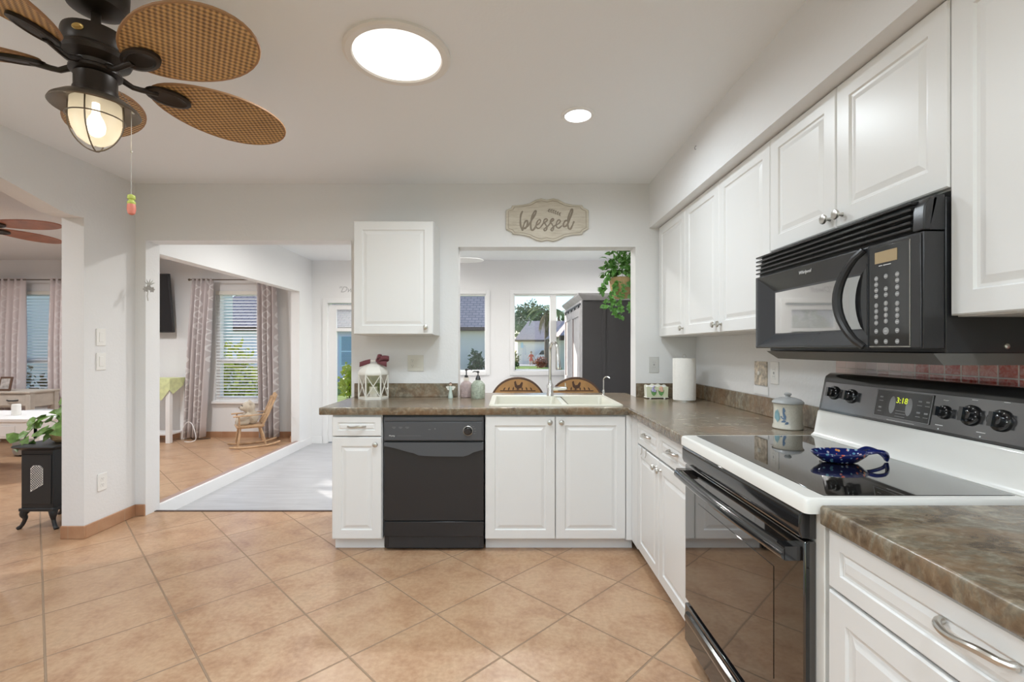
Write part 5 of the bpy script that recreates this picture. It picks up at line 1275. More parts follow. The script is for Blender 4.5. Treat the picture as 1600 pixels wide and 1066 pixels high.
for k in range(200):
    d_ = rand_dir(rnd, -.25, 1); rr = rnd.uniform(.03, .15); p = Vector((px_, py_, zb_ + .235)) + Vector((d_.x * rr * 1.0, d_.y * rr * .8, d_.z * rr * 1.25))
    o_ = (d_ + rand_dir(rnd) * .6 + Vector((0, 0, -.25))).normalized()
    w.leaf(p, o_, rand_dir(rnd, .2, 1), rnd.uniform(.045, .075), rnd.uniform(.026, .042), .25)
vines = [[(0, -.05, .17), (-.06, -.10, .10), (-.13, -.11, -.02), (-.16, -.11, -.08)], [(-.03, -.06, .17), (-.09, -.10, .05), (-.10, -.10, -.05), (-.06, -.10, -.13), (-.02, -.10, -.15)],
         [(.05, -.06, .18), (.06, -.11, .08), (.05, -.12, -.04), (.06, -.12, -.12)],
         [(.0, -.06, .19), (-.02, -.12, .06), (-.04, -.12, -.04), (-.03, -.12, -.10)], [(-.05, -.03, .2), (-.13, -.06, .16), (-.16, -.07, .08), (-.165, -.07, .05)]]
for vn in vines:
    q = smooth_line([(px_ + a_, py_ + b_, zb_ + h_) for a_, b_, h_ in vn], 6); st.tube(q, .0018, n=4)
    for p in q[3:]:
        for j in range(2):
            w.leaf(p, rand_dir(rnd, -.9, .3), (rnd.uniform(-.4, .4), -1, rnd.uniform(0, .5)), rnd.uniform(.030, .052), rnd.uniform(.022, .038), .2)
w.build('leaves', LEAF, c); st.build('vine', GREENS, c)

# ------------------------------------------------------------------ curtains, blinds, rods
def curtain(label, x0t, x1t, x0b, x1b, z0, z1, Y, mat, folds, group=None, seed=1, parent_loc=None):
    n, m_ = folds * 10, 14; mb = MB(); pts = []
    r = random.Random(seed); ph = [r.uniform(-.5, .5) for _ in range(folds + 1)]
    for j in range(m_ + 1):
        t = j / m_; z = z1 + (z0 - z1) * t
        for i in range(n + 1):
            s_ = i / n; x = (x0t + (x1t - x0t) * s_) * (1 - t) + (x0b + (x1b - x0b) * s_) * t
            k = int(s_ * folds); amp = (.018 + .030 * min(1, t * 2.5)) * (1 + .3 * ph[k % len(ph)])
            pts.append((x, Y - .045 + amp * math.cos(2 * PI * s_ * folds + .5 * math.sin(t * 2 + k)), z))
    fs = [(j * (n + 1) + i, j * (n + 1) + i + 1, (j + 1) * (n + 1) + i + 1, (j + 1) * (n + 1) + i) for j in range(m_) for i in range(n)]
    o = mb.P(pts, fs).build('curtain', mat, smooth=True, angle=180)
    o.modifiers.new('solid', 'SOLIDIFY').thickness = .002
    return tag(o, label, 'curtain', group)
def lx_(px, Y=6.45): return (px - VX) * Y / F
CY = 6.44
zt_ = at(0, 438, CY).z
curtain('beige grey trellis curtain, left of the window behind the rocking chair', lx_(303), lx_(337), lx_(292), lx_(322), .03, zt_ + .02, CY, CURT, 5, seed=2)
curtain('beige grey trellis curtain, right of the window behind the rocking chair', lx_(403), lx_(434), lx_(408), lx_(437), .03, zt_ + .02, CY, CURT, 4, seed=5)
curtain('pinkish trellis curtain at the left side of the window seen through the left opening', lx_(-12), lx_(45), lx_(-14), lx_(40), .03, zt_ + .02, CY, CURTS, 6, seed=8)
curtain('pinkish trellis curtain at the right side of the window seen through the left opening', lx_(83), lx_(118), lx_(82), lx_(120), .03, zt_ + .02, CY, CURTS, 4, seed=11)
for lab, a_, b_ in (('thin dark curtain rod over the window behind the rocking chair', lx_(300), lx_(440)), ('thin dark curtain rod over the window seen through the left opening', lx_(-16), lx_(122))):
    c = thing('curtain_rod', lab, 'curtain rod', ((a_ + b_) / 2, CY - .045, zt_))
    MB().cyl((a_, CY - .045, zt_), (b_, CY - .045, zt_), .008, n=10).build('rod', BRONZEL, c, smooth=True)
    for x_ in (a_, b_): MB().ball((x_, CY - .045, zt_), .016, 10, 8).build('finial', BRONZEL, c, smooth=True)
    for x_ in (a_ + .04, b_ - .04): MB().cyl((x_, CY - .045, zt_), (x_, YLV, zt_), .005, n=6).build('bracket', BRONZEL, c)
for lab, (a_, b_) in (('white slatted window blind seen through the left opening', LW[0]), ('white slatted window blind behind the rocking chair', LW[1])):
    c = thing('window_blind', lab, 'blind', ((a_ + b_) / 2, YLV - .02, LZ1))
    MB().box(a_ + .006, b_ - .006, YLV - .012, YLV + .020, LZ1 - .05, LZ1 - .002).build('headrail', CREAM, c, bevel=.002)
    w = MB(); k = 0; z_ = LZ1 - .07
    while z_ > LZ0 + .03:
        w.P([(a_ + .008, YLV - .012, z_ - .004), (b_ - .008, YLV - .012, z_ - .004), (b_ - .008, YLV + .018, z_ + .006), (a_ + .008, YLV + .018, z_ + .006)] + [(a_ + .008, YLV - .012, z_ - .0015), (b_ - .008, YLV - .012, z_ - .0015), (b_ - .008, YLV + .018, z_ + .0085), (a_ + .008, YLV + .018, z_ + .0085)],
            [(0, 1, 2, 3), (7, 6, 5, 4), (0, 4, 5, 1), (2, 6, 7, 3)]); z_ -= .042
    w.build('slats', TRIM, c)
    MB().box(a_ + .008, b_ - .008, YLV - .012, YLV + .018, LZ0 + .003, LZ0 + .02).build('bottom_rail', TRIM, c)
    w = MB()
    for x_ in (a_ + .12, b_ - .12): w.tube([(x_, YLV - .013, LZ1 - .05), (x_, YLV - .013, LZ0 + .01)], .0015, n=4)
    w.build('ladder_cord', TRIM, c)

# ------------------------------------------------------------------ living room
# rocking chair, built facing -Y and turned
rx_, ry_ = lx_(394, 6.02), 5.98
c = thing('rocking_chair', 'small wooden spindle rocking chair holding a teddy bear', 'rocking chair', (rx_, ry_, 0))
def T(x, y, z): return (rx_ + x, ry_ + y, z)
MB().loops([[T(x, y, .245) for x, y in rrect(-.155, .155, -.16, .14, .05)], [T(x, y, .265) for x, y in rrect(-.165, .165, -.17, .15, .05)], [T(x, y, .275) for x, y in rrect(-.155, .155, -.16, .14, .05)]], cap=True, cap0=True).build('seat', WOODM, c, smooth=True, angle=40)
for s_ in (-1, 1):
    MB().tube(smooth_line([T(s_ * .15, -.24, .028), T(s_ * .15, -.12, .014), T(s_ * .15, .05, .012), T(s_ * .15, .20, .022), T(s_ * .15, .32, .050)], 5), .013, n=8).build('rocker', WOODM, c, smooth=True)
    MB().tube([T(s_ * .125, -.12, .25), T(s_ * .14, -.135, .14), T(s_ * .15, -.15, .02)], [.010, .014, .010], n=8).build('leg', WOODM, c, smooth=True)
    MB().tube([T(s_ * .125, .10, .25), T(s_ * .14, .13, .14), T(s_ * .15, .16, .02)], [.010, .014, .010], n=8).build('leg', WOODM, c, smooth=True)
    MB().tube([T(s_ * .155, -.20, .40), T(s_ * .16, -.05, .402), T(s_ * .15, .17, .41)], [.022, .018, .012], n=8, flat=.5, up=(0, 0, 1)).tube([T(s_ * .145, -.13, .27), T(s_ * .157, -.14, .40)], .009, n=8).build('armrest', WOODM, c, smooth=True)
    MB().tube([T(s_ * .145, .12, .27), T(s_ * .155, .19, .42), T(s_ * .165, .26, .60)], [.012, .012, .010], n=8).build('back_post', WOODM, c, smooth=True)
w = MB()
for k in range(5): u_ = -.10 + k * .05; w.tube([T(u_ * .9, .13, .27), T(u_ * 1.1, .20, .42), T(u_ * 1.45, .285, .665 - abs(u_) * .2)], [.006, .009, .007], n=7)
w.build('spindle', WOODM, c, smooth=True)
MB().tube(smooth_line([T(-.175, .25, .585), T(-.09, .268, .60), T(0, .272, .605), T(.09, .268, .60), T(.175, .25, .585)], 4), .020, n=8, flat=.5, up=(0, 1, .3)).build('crest_rail', WOODM, c, smooth=True)
c.rotation_euler = (0, 0, math.radians(-56))
c2 = thing('teddy_bear', 'cream teddy bear sitting in the small rocking chair', 'teddy bear', (rx_, ry_, .277))
w = MB(); z_ = .277
w.ball(T(0, .02, z_ + .085), .085, sc=(1, .9, 1.05)); w.ball(T(0, -.02, z_ + .215), .078, sc=(1.05, 1, .95)); w.ball(T(0, -.085, z_ + .205), .038, sc=(1.1, 1, .85))
for s_ in (-1, 1):
    w.ball(T(s_ * .065, -.005, z_ + .275), .028, sc=(1, .6, 1)); w.tube([T(s_ * .06, -.02, z_ + .13), T(s_ * .10, -.08, z_ + .09), T(s_ * .09, -.13, z_ + .075)], [.032, .028, .026], n=10)
    w.tube([T(s_ * .05, -.03, z_ + .036), T(s_ * .075, -.10, z_ + .034), T(s_ * .085, -.16, z_ + .04)], [.036, .033, .035], n=10)
o = w.build('body', TEDDY, c2); rm = o.modifiers.new('remesh', 'REMESH'); rm.mode = 'VOXEL'; rm.voxel_size = .009; rm.use_smooth_shade = True
MB().ball(T(0, -.122, z_ + .213), .010, 8, 6).build('nose', TEDDYD, c2); MB().ball(T(-.026, -.093, z_ + .235), .007, 8, 6).build('eye', BLACKG, c2); MB().ball(T(.026, -.093, z_ + .235), .007, 8, 6).build('eye', BLACKG, c2)
c2.rotation_euler = (0, 0, math.radians(-56))
# television
Ytv = 6.40
c = thing('television', 'black wall mounted television on the far living room wall', 'television', (lx_(200), 6.5, 1.83))
Mt = Matrix.Translation((0, Ytv, 0))
zc_ = at(0, 474, Ytv).z; x1_ = lx_(268.5, Ytv); x0_ = x1_ - 1.25; hh = .395
w = MB(Matrix.Translation((0, Ytv, zc_)) @ Matrix.Rotation(math.radians(7), 4, 'X'))
w.box(x0_, x1_, -.02, .02, -hh, hh); w.build('case', BLACKM, c, bevel=.004)
w = MB(Matrix.Translation((0, Ytv, zc_)) @ Matrix.Rotation(math.radians(7), 4, 'X')); w.box(x0_ + .012, x1_ - .012, -.0215, -.0195, -hh + .015, hh - .012); w.build('screen', SCREEN, c)
MB().box((x0_ + x1_) / 2 - .15, (x0_ + x1_) / 2 + .15, Ytv + .02, YLV - .002, zc_ - .1, zc_ + .1).build('wall_bracket', BLACKM, c)
# console table with cloth
t0, t1 = lx_(190, 6.3), lx_(272, 6.2); ty0, ty1 = 6.12, 6.46; tz = at(0, 592, 6.15).z
c = thing('console_table', 'white console table against the living room wall below the television', 'table', ((t0 + t1) / 2, 6.3, 0))
MB().box(t0, t1, ty0, ty1, tz - .025, tz).build('table_top', TRIM, c, bevel=.003)
MB().box(t0 + .03, t1 - .03, ty0 + .03, ty1 - .03, .10, .12).build('shelf', TRIM, c); MB().box(t0 + .03, t1 - .03, ty0 + .025, ty0 + .04, tz - .10, tz - .025).box(t1 - .04, t1 - .025, ty0 + .04, ty1 - .04, tz - .10, tz - .025).build('apron', TRIM, c)
for x_ in (t0 + .005, t1 - .06):
    for y_ in (ty0 + .005, ty1 - .06): MB().box(x_, x_ + .055, y_, y_ + .055, 0, tz - .025).build('leg', TRIM, c, bevel=.002)
w = MB(); n = 10
gx = [t1 - .42 + .42 * i / n for i in range(n + 1)]
w.P([(x, ty0 - .004, tz + .003) for x in gx] + [(x, ty1 - .05, tz + .003) for x in gx], [(i, i + 1, n + 2 + i, n + 1 + i) for i in range(n)])
w.P([(t1 - .42, ty0 - .004, tz + .003), (t1 + .004, ty0 - .004, tz + .003), (t1 + .004, ty0 - .010, tz - .14), (t1 - .10, ty0 - .012, tz - .28), (t1 - .32, ty0 - .010, tz - .10)], [(0, 1, 2, 3, 4)])
w.P([(t1 + .004, ty0 - .004, tz + .003), (t1 + .004, ty1 - .05, tz + .003), (t1 + .010, ty1 - .10, tz - .10), (t1 + .010, ty0 + .05, tz - .20), (t1 + .004, ty0 - .010, tz - .14)], [(0, 1, 2, 3, 4)])
o = tag(w.build('table_runner', CLOTHG), 'pale green cloth draped over the end of the white console table', 'table runner'); o.modifiers.new('solid', 'SOLIDIFY').thickness = .003
cp_ = smooth_line([(t1 + .02, 6.50, .30), (t1 + .04, 6.48, .05), (t1 + .10, 6.40, .006), (t1 + .22, 6.38, .006), (t1 + .32, 6.45, .006)], 5)
tag(MB().tube(cp_, .004, n=6).build('power_cord', BLACKM, smooth=True), 'dark cord running down the wall beside the white console table', 'cord')
cp_ = smooth_line([(t1 + .03, 6.30, .02), (t1 + .06, 6.28, .17), (t1 + .12, 6.28, .25), (t1 + .20, 6.26, .22), (t1 + .26, 6.24, .05), (t1 + .22, 6.22, .006), (t1 + .12, 6.22, .006)], 5)
tag(MB().tube(cp_, .005, n=6).build('power_cord', TRIM, smooth=True), 'loose white cord looping on the floor by the left trellis curtain', 'cord')

# left opening: desk, picture frame, low white table, heater stove, pothos
Yd = 5.86
d0, d1 = lx_(-60, Yd), lx_(47, Yd); dzt = at(0, 612, Yd).z
c = thing('writing_desk', 'pale wood desk with a drawer under the left room window', 'desk', ((d0 + d1) / 2, Yd + .22, 0))
MB().box(d0, d1, Yd, Yd + .40, dzt - .025, dzt).build('desk_top', WOODP, c, bevel=.004)
MB().box(d0 + .03, d1 - .03, Yd + .03, Yd + .38, dzt - .20, dzt - .025).build('apron', WOODP, c)
d = MB().box(d0 + .45, d1 - .07, Yd + .015, Yd + .03, dzt - .18, dzt - .045).build('drawer', WOODP, c, bevel=.003)
MB().tube([(d1 - .30, Yd + .014, dzt - .11), (d1 - .26, Yd - .006, dzt - .115), (d1 - .20, Yd - .006, dzt - .115), (d1 - .16, Yd + .014, dzt - .11)], .008, n=8).build('drawer_handle', IRON, d)
for x_ in (d0 + .01, d1 - .07):
    for y_ in (Yd + .01, Yd + .33): MB().box(x_, x_ + .06, y_, y_ + .06, 0, dzt - .025).build('leg', WOODP, c, bevel=.003)
c = thing('picture_frame', 'small dark framed photo standing on the pale desk', 'picture frame', (lx_(8, 5.94), 5.94, dzt))
Mf = Matrix.Translation((lx_(9, 5.94), 5.94, dzt + .09)) @ Matrix.Rotation(math.radians(-12), 4, 'X')
MB(Mf).box(-.075, .075, -.008, .008, -.088, .088).build('frame', WOODD, c, bevel=.002); MB(Mf).box(-.055, .055, -.0095, -.0075, -.065, .065).build('photo', plain('photo_print', (.45, .42, .40), .4, var=.4, vscale=25), c)
MB(Mf).P([(-.02, .008, .05), (.02, .008, .05), (.02, .06, -.08), (-.02, .06, -.08)], [(0, 1, 2, 3)]).build('easel_back', WOODD, c)
Yt = 4.45; e0, e1 = -5.9, lx_(62, Yt); ez = at(0, 655, Yt).z
c = thing('coffee_table', 'low white painted table behind the black heater', 'table', ((e0 + e1) / 2, Yt + .3, 0))
MB().box(e0, e1, Yt, Yt + .62, ez - .03, ez).build('table_top', TRIM, c, bevel=.004)
MB().box(e0 + .04, e1 - .04, Yt + .02, Yt + .60, ez - .19, ez - .03).build('apron', TRIM, c, bevel=.003); MB().box(e1 - .38, e1 - .25, Yt + .012, Yt + .02, ez - .17, ez - .07).build('drawer', TRIM, c, bevel=.002)
for x_ in (e0 + .02, e1 - .08):
    for y_ in (Yt + .02, Yt + .54): MB().box(x_, x_ + .06, y_, y_ + .06, 0, ez - .03).build('leg', TRIM, c, bevel=.003)
tag(MB().lathe([(.034, 0), (.036, .005), (.036, .105), (.030, .112)], (lx_(25.5, 4.7), 4.7, ez), n=20).build('pillar_candle', IVORY, smooth=True, angle=40), 'white pillar candle standing on the low white table', 'candle')
c = thing('ottoman', 'small round grey ottoman between the desk and the low white table', 'ottoman', (lx_(47, 5.5), 5.55, 0))
MB().lathe([(.17, .02), (.18, .05), (.18, at(0, 643, 5.5).z - .04), (.165, at(0, 643, 5.5).z), (.05, at(0, 643, 5.5).z + .01)], (lx_(47, 5.5), 5.55, 0), n=28).build('cushion', plain('grey_felt', (.45, .46, .47), .9), c, smooth=True)
for k in range(3): MB().cyl((lx_(47, 5.5) + .12 * math.cos(k * 2.1), 5.55 + .12 * math.sin(k * 2.1), 0), (lx_(47, 5.5) + .12 * math.cos(k * 2.1), 5.55 + .12 * math.sin(k * 2.1), .03), .015, n=8).build('foot', WOODD, c)

# heater stove
hY = 3.235; hx0, hx1 = (33 - VX) * hY / F, (83.5 - VX) * hY / F; hd = .30
hz0, hz1 = at(0, 795, hY).z, at(0, 703, hY).z
hc = (hx0 + hx1) / 2
c = thing('stove_heater', 'black cast iron style electric heater on curved legs holding a potted plant', 'heater', (hc, hY + hd / 2, 0))
MB().box(hx0, hx1, hY, hY + hd, hz0, hz1).build('body', IRON, c, bevel=.004)
MB().loops([[(x, y, z) for x, y in rrect(hx0 - k, hx1 + k, hY - k, hY + hd + k, .015)] for k, z in ((.004, hz1 - .004), (.030, hz1 + .012), (.040, hz1 + .022), (.036, hz1 + .030))], cap=True, cap0=True).build('top_plate', IRON, c, smooth=True, angle=30)
MB().box(hx0 - .010, hx1 + .010, hY - .010, hY + hd + .01, hz0 - .018, hz0 + .003).build('base_rim', IRON, c, bevel=.004)
MH = face_back((hc, hY, (hz0 + hz1) / 2)); wv_ = (hx1 - hx0) / 2
d = MB(MH).box(-wv_ + .012, wv_ - .012, -.17, .17, 0, .006).build('door', IRON, c, bevel=.002)
# the leaded window: lit lattice
wp = [(-.040, -.085), (.045, -.035), (.045, .075), (.025, .095), (-.020, .095), (-.040, .075)]
MB(MH).loops([[(x, y, .006) for x, y in wp], [(x, y, .0068) for x, y in wp]], cap=True).build('window_pane', plain('frosted_pane', (.92, .93, .91), .35), d)
w = MB(MH)
def clipseg(p, q):
    out_ = []; n_ = 60; cur = []
    def ins(x, y):
        r = False; j = len(wp) - 1
        for i in range(len(wp)):
            xi, yi = wp[i]; xj, yj = wp[j]
            if (yi > y) != (yj > y) and x < (xj - xi) * (y - yi) / (yj - yi) + xi: r = not r
            j = i
        return r
    ts = [t / n_ for t in range(n_ + 1) if ins(p[0] + (q[0] - p[0]) * t / n_, p[1] + (q[1] - p[1]) * t / n_)]
    if len(ts) > 1: return [(p[0] + (q[0] - p[0]) * t, p[1] + (q[1] - p[1]) * t) for t in (ts[0], ts[-1])]
for k in range(-14, 15):
    for s_ in (-1, 1):
        sgm = clipseg((-.2 * s_ + k * .0165, -.2), (.2 * s_ + k * .0165, .2))
        if sgm: w.tube([(sgm[0][0], sgm[0][1], .0075), (sgm[1][0], sgm[1][1], .0075)], .0016, n=4)
w.build('lattice', IRON, d)
for sx1 in (-1, 1):
    for sy1 in (-1, 1):
        bx_ = hx0 + .02 if sx1 < 0 else hx1 - .02; by_ = hY + .02 if sy1 < 0 else hY + hd - .02
        q = smooth_line([(bx_, by_, hz0 - .005), (bx_ + sx1 * .012, by_ + sy1 * .012, hz0 - .04), (bx_ + sx1 * .006, by_ + sy1 * .006, .07), (bx_ + sx1 * .022, by_ + sy1 * .012, .025), (bx_ + sx1 * .042, by_ + sy1 * .02, .004)], 4)
        MB().tube(q, [.030 - .018 * min(1, i / 9) + (.002 if i > 13 else 0) for i in range(len(q))], n=10).build('leg', IRON, c, smooth=True)
ppx, ppy, ppz = hx1 - .05, hY + .15, hz1 + .031
c = thing('potted_pothos', 'trailing pothos in a woven pot on top of the black heater', 'plant', (ppx, ppy, ppz))
MB().lathe([(.05, 0), (.075, .02), (.085, .06), (.075, .095), (.068, .10), (.06, .08)], (ppx - .01, ppy, ppz), n=24).build('pot', WICK, c, smooth=True)
w = MB(); st = MB(); rnd = random.Random(12)
stems = [[(0, 0, .08), (-.06, -.05, .15), (-.14, -.08, .12), (-.20, -.10, .04)], [(0, 0, .08), (-.05, -.02, .18), (-.12, -.03, .17), (-.17, -.06, .13)], [(0, 0, .08), (-.10, -.08, .06), (-.17, -.10, .0), (-.23, -.10, .02)],
         [(0, 0, .08), (.0, -.02, .2), (-.02, -.04, .28)], [(0, 0, .08), (.05, .02, .17), (.08, .0, .22)], [(0, 0, .08), (-.03, -.10, .10), (-.06, -.14, .06)], [(0, 0, .08), (.06, -.08, .12), (.10, -.10, .08)], [(0, 0, .08), (-.05, .05, .16), (-.1, .08, .2)]]
for sm_ in stems:
    q = smooth_line([(ppx + a_, ppy + b_, ppz + h_) for a_, b_, h_ in sm_], 4); st.tube(q, .0025, n=5)
    for i, p in enumerate(q[2:]):
        if i % 2 == 0: w.leaf(p, rand_dir(rnd, -.7, .6) + Vector((-.2, -.3, 0)), (rnd.uniform(-.3, .3), -1, .6), rnd.uniform(.07, .105), rnd.uniform(.055, .08), .2)
w.build('leaves', LEAFL, c); st.build('stem', GREENS, c)

# ------------------------------------------------------------------ outdoors
GZ = -.35
struct(MB().box(-60, 60, -20, REAR - .2, GZ - .1, GZ).box(-60, 60, 6.85, 120, GZ - .1, GZ).box(-60, -8.2, REAR - .2, 6.85, GZ - .1, GZ).box(3.2, 60, REAR - .2, 6.85, GZ - .1, GZ).build('ground_lawn', GRASS))
struct(MB().box(.7, 9, 40.2, 47, GZ, GZ + .02).box(-60, 60, 33.5, 34.6, GZ, GZ + .015).build('ground_driveway', CONC))
def house(label, x0, x1, y0, y1, ez_, rz_, wall, over=.35):
    c = thing('house', label, 'house', ((x0 + x1) / 2, (y0 + y1) / 2, GZ))
    MB().box(x0, x1, y0, y1, GZ, ez_).build('wall', wall, c)
    o_ = over; ym = (y0 + y1) / 2
    MB().P([(x0 - o_, y0 - o_, ez_), (x1 + o_, y0 - o_, ez_), (x1 + o_, y1 + o_, ez_), (x0 - o_, y1 + o_, ez_), (x0 + 1.2, ym, rz_), (x1 - 1.2, ym, rz_)],
           [(0, 1, 5, 4), (1, 2, 5), (2, 3, 4, 5), (3, 0, 4), (3, 2, 1, 0)]).build('roof', ROOF, c)
    MB().box(x0 - o_, x1 + o_, y0 - o_ - .03, y0 - o_, ez_ - .14, ez_ + .03).build('fascia', FASC, c)
    return c
c = house('white stucco house with pinkish shingle roof seen through the left hall window', -4.7, -.35, 21.0, 29, 2.10, 5.4, SIDING)
c = house('blue house seen through the glazed hall door', -14, -5.7, 21.0, 29, 2.10, 4.9, BLUEH)
bx0, bx1 = (531 - VX) * 21 / F, (549 - VX) * 21 / F
wn_ = MB().box(bx0, bx1 + .35, 20.94, 21.0, at(0, 573, 21).z, at(0, 526, 21).z).build('window', BLUET, c)
w = MB()
for k in range(22):
    z_ = at(0, 570, 21).z + k * .057
    if abs(z_ - (at(0, 550, 21).z)) > .05: w.box(bx0 + .10, bx1 + .25, 20.925, 20.945, z_, z_ + .04)
w.build('shutter_slats', BLUESH, wn_)
MB().box(-14.02, -5.68, 20.95, 21.0, GZ, GZ + .25).build('base_band', plain('base_blue', (.16, .24, .45), .8), c)
c = house('distant white garage with brown roof across the lawn', .85, 11, 45, 54, 1.93, 4.0, SIDING)
MB().box(4.2, 7.6, 44.95, 45, GZ, 1.6).build('garage_door', TRIM, c); MB().box(1.15, 1.35, 44.94, 45, 1.2, 1.7).build('house_number_plate', BLUET, c)
c = house('cream house end with low brown eave at the right of the double window', 2.15, 8, 16.5, 22, 1.62, 3.4, CREAM, .45)
c = house('white sided house close outside the living room windows', -18, -8.15, 9.0, 14, 3.27, 3.48, SIDING, .2)  # eave height and right end shaped to keep sun off the left window
MB().box(-10.2, -9.3, 8.95, 9.0, .4, 1.9).build('window', GREYP, c)
# palm
def frond(mb, st_, p, d_, L, droop, n=14, wd=.32, r=None):
    r = r or random; p = Vector(p); d_ = Vector(d_).normalized(); pts = []; q = p.copy(); v = d_.copy()
    for i in range(n + 1): pts.append(q.copy()); q = q + v * (L / n); v = (v + Vector((0, 0, -droop / n))).normalized()
    st_.tube(pts, [.035 * (1 - .8 * i / n) for i in range(n + 1)], n=5)
    for i in range(1, n + 1):
        t = (pts[i] - pts[i - 1]).normalized(); sd = t.cross(Vector((0, 0, 1)));
        if sd.length < .1: sd = Vector((1, 0, 0))
        sd.normalize(); Lf = wd * (math.sin(PI * (i / n) ** .7) * .8 + .3)
        for s_ in (-1, 1):
            for j in range(2):
                b_ = pts[i] - t * (L / n) * j * .5; mb.leaf(b_, (sd * s_ + t * .7 + Vector((0, 0, -.5))), (0, 0, 1), Lf, .055, .3)
def palm(label, x, y, h, nfr, seed, skirt=True, leanx=0):
    c = thing('palm_tree', label, 'tree', (x, y, GZ)); rnd = random.Random(seed)
    q = [(x + leanx * t * t, y, GZ + h * t) for t in [i / 8 for i in range(9)]]
    MB().tube(q, [.20 - .05 * i / 8 for i in range(9)], n=12).build('trunk', BARK, c, smooth=True)
    top = Vector(q[-1]); w, st = MB(), MB()
    for k in range(nfr):
        a_ = 2 * PI * k / nfr + rnd.uniform(-.2, .2); up = rnd.uniform(.35, 1.5); frond(w, st, top, (math.cos(a_), math.sin(a_), up), rnd.uniform(1.7, 2.4), rnd.uniform(1.8, 2.8), r=rnd)
    w.build('frond', FROND, c); st.build('frond_rib', BARK, c)
    if skirt:
        w, st = MB(), MB()
        for k in range(16):
            a_ = 2 * PI * k / 16; frond(w, st, top + Vector((0, 0, -.1)), (math.cos(a_) * .55, math.sin(a_) * .55, -.25), rnd.uniform(1.3, 2.0), 4.0, n=8, wd=.22, r=rnd)
        w.build('dry_skirt', FRONDB, c); st.build('skirt_rib', FRONDB, c)
    return c
palm('palm tree with drooping dry skirt in the double window', (854 - VX) * 38 / F, 38, 4.35, 11, 4)
palm('distant palm rising over the roof, right pane of the double window', (873 - VX) * 62 / F, 62, 6.0, 13, 9, skirt=False)
def leafy(label, x, y, z0, rx, rz, n, mat, seed, trunk=0, name='leafy_tree', cat='tree', lsz=.3, ry=None):
    c = thing(name, label, cat, (x, y, z0)); rnd = random.Random(seed); w = MB()
    if trunk: MB().tube([(x, y, z0), (x + .1, y, z0 + trunk + rz * .6)], [.18, .10], n=8).build('trunk', BARK, c, smooth=True)
    else: MB().tube([(x, y, z0), (x, y, z0 + rz)], [.03, .015], n=6).build('stem', BARK, c)
    cz1 = z0 + trunk + rz
    for k in range(n):
        d_ = rand_dir(rnd); k_ = rnd.uniform(.45, 1.0) * (1 + .18 * math.sin(d_.x * 7 + seed) * math.cos(d_.z * 6))
        p = Vector((x + d_.x * rx * k_, y + d_.y * (ry or rx) * k_, cz1 + d_.z * rz * k_))
        w.leaf(p, rand_dir(rnd), rand_dir(rnd), lsz * rnd.uniform(.7, 1.3), lsz * .55, .2)
    w.build('foliage', mat, c); return c
leafy('broad dark tree behind the distant garage, left of the palm', 3.0, 66, GZ, 3.2, 2.9, 2600, LEAFD, 1, trunk=2.2, lsz=.42)
leafy('lower tree at the left edge of the double window view', -.3, 60, GZ, 1.6, 2.1, 900, LEAFD, 2, trunk=2.2, lsz=.38)
leafy('dark tree behind the garage, seen at the mullion of the double window', 8.6, 70, GZ, 2.0, 2.0, 1300, LEAFD, 6, trunk=2.2, lsz=.42)
leafy('dark green shrub against the white house in the left hall window', (745 - VX) * 19.8 / F, 19.8, GZ, .38, .72, 700, LEAFD, 3, name='shrub', cat='shrub', lsz=.16)
leafy('dark hedge bush at the left edge of the double window', (801 - VX) * 30 / F, 30, GZ, .45, .7, 500, LEAFD, 5, name='shrub', cat='shrub', lsz=.16)
leafy('red and green croton bush at the foot of the palm', (845 - VX) * 37 / F, 37, GZ, .55, .42, 500, plain('croton_leaf', (.36, .10, .05), .5, var=.6, vscale=4), 7, name='shrub', cat='shrub', lsz=.16)
leafy('spiky green shrub beside the cream house at the right', (877 - VX) * 14 / F, 14.0, GZ, .30, .42, 420, LEAFL, 8, name='shrub', cat='shrub', lsz=.18)
leafy('yellow green bush in front of the blue house', (546 - VX) * 15 / F, 15, GZ, .30, .55, 420, LEAFY, 10, name='shrub', cat='shrub', lsz=.14)
leafy('yellow green bush outside the window behind the rocking chair, right one', -4.9, 8.6, GZ, .45, .85, 700, LEAFY, 21, name='shrub', cat='shrub', lsz=.13)
leafy('dark leafy bush outside the window behind the rocking chair, left one', -6.0, 8.9, GZ, .40, .65, 600, LEAFL, 22, name='shrub', cat='shrub', lsz=.14)
leafy('tall green bush farther behind the window with the rocking chair', -5.55, 12.4, GZ, .85, 1.3, 1000, LEAFD, 23, name='shrub', cat='shrub', lsz=.24)
leafy('brownish hedge bush outside the window seen through the left opening', -8.5, 8.3, GZ, .55, .62, 500, plain('rust_leaf', (.30, .19, .08), .6, var=.4, vscale=5), 24, name='shrub', cat='shrub', lsz=.13)
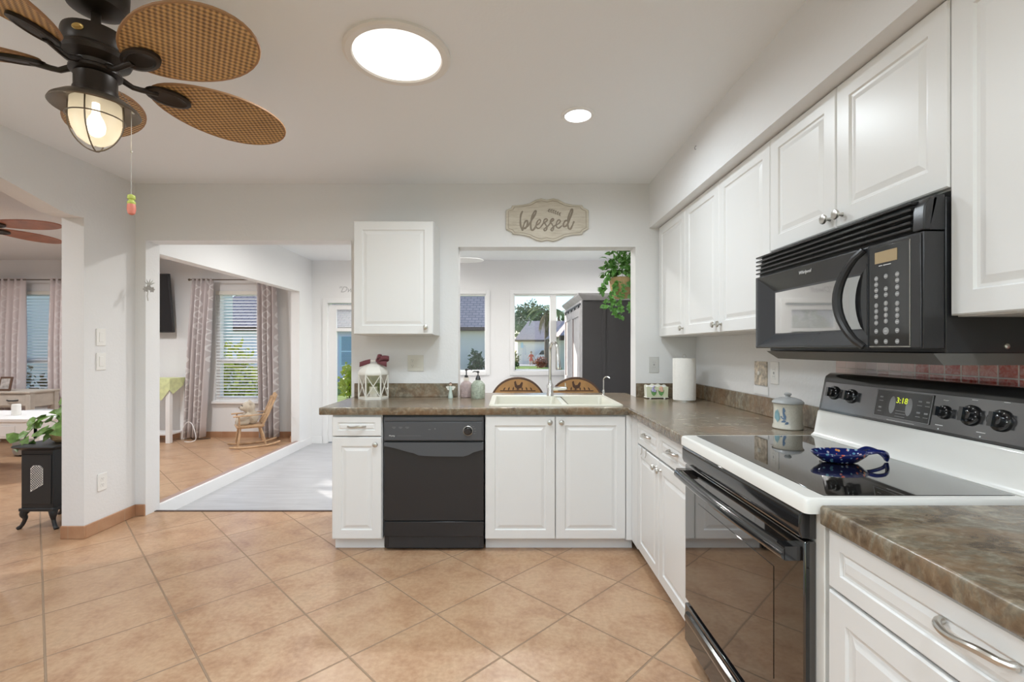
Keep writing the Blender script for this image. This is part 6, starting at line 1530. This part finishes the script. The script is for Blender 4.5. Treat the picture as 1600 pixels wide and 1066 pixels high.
# car
cx, cy = (856 - VX) * 43.5 / F, 43.5
c = thing('car', 'white compact car parked on the driveway behind the palm', 'car', (cx, cy, GZ + .02)); g = GZ + .02
prof = [(-1.05, .30), (-1.15, .55), (-1.12, .80), (-1.0, .88), (-.72, 1.30), (-.3, 1.42), (.7, 1.42), (1.25, 1.02), (1.9, .90), (2.15, .70), (2.15, .32)]
MB().loops([[(cx + a_, cy - .80, g + b_) for a_, b_ in prof], [(cx + a_, cy - .86, g + b_ * .98) for a_, b_ in prof], [(cx + a_, cy + .86, g + b_ * .98) for a_, b_ in prof], [(cx + a_, cy + .80, g + b_) for a_, b_ in prof]], cap=True, cap0=True).build('body', CARW, c, bevel=.03)
MB().prism([(cx - .86, g + .93), (cx - .62, g + 1.30), (cx + .62, g + 1.34), (cx + 1.0, g + 1.0), (cx + .9, g + .93)], cy - .875, cy - .84, 'y').build('side_window', DGLASS, c)
for a_ in (-.62, 1.5):
    for b_ in (-.80, .80): MB().cyl((cx + a_, cy + b_ - .1, g + .30), (cx + a_, cy + b_ + .1, g + .30), .30, n=20).build('wheel', TYRE, c, smooth=True, angle=30)
# child in red
fx_, fy_ = (830 - VX) * 42 / F, 42.0
c = thing('person', 'person in red shirt and shorts standing on the driveway, arms held out', 'person', (fx_, fy_, g))
def B(x, z, y=0): return (fx_ + x, fy_ + y, g + z)
w = MB(); w.ball(B(0, 1.10), .095, 14, 10, sc=(.9, 1, 1.15)); w.tube([B(0, 1.02), B(0, .95)], .045, n=10)
w.tube([B(0, .97), B(0, .85), B(0, .70), B(0, .58)], [.07, .12, .105, .12], n=14, flat=.7)
for s_ in (-1, 1):
    w.tube([B(s_ * .06, .60), B(s_ * .09, .33, -.02), B(s_ * .10, .06)], [.065, .048, .034], n=10); w.tube([B(s_ * .10, .045, .02), B(s_ * .115, .03, -.10)], [.035, .028], n=8)
    w.tube([B(s_ * .12, .92), B(s_ * .22, .74, -.03), B(s_ * .30, .60, -.06)], [.042, .033, .024], n=10)
    for k in range(5):
        a_ = -.5 + k * .25; w.tube([B(s_ * .30, .60, -.06), B(s_ * (.32 + .02 * math.cos(a_)), .565 + .01 * k, -.07 - .02 * math.sin(a_)), B(s_ * (.335 + .02 * math.cos(a_)), .535 + .014 * k, -.08)], [.014, .009, .007], n=6)
w.ball(B(0, 1.09, -.095), .016, 8, 6)
o = w.build('body', SKIN, c); rm = o.modifiers.new('remesh', 'REMESH'); rm.mode = 'VOXEL'; rm.voxel_size = .012; rm.use_smooth_shade = True
MB().tube([B(0, .965), B(0, .86), B(0, .70), B(0, .60)], [.085, .135, .122, .135], n=14, flat=.78).tube([B(-.09, .93), B(-.20, .76, -.025)], [.06, .052], n=10).tube([B(.09, .93), B(.20, .76, -.025)], [.06, .052], n=10).build('shirt', RED, c, smooth=True)
MB().tube([B(0, .62), B(0, .55)], [.135, .13], n=14, flat=.8).tube([B(-.065, .58), B(-.10, .36, -.02)], [.082, .075], n=10).tube([B(.065, .58), B(.10, .36, -.02)], [.082, .075], n=10).build('shorts', RED, c, smooth=True)
MB().ball(B(0, 1.135, .015), .100, 14, 10, sc=(.95, 1, 1.05)).build('hair', SKIND, c, smooth=True)
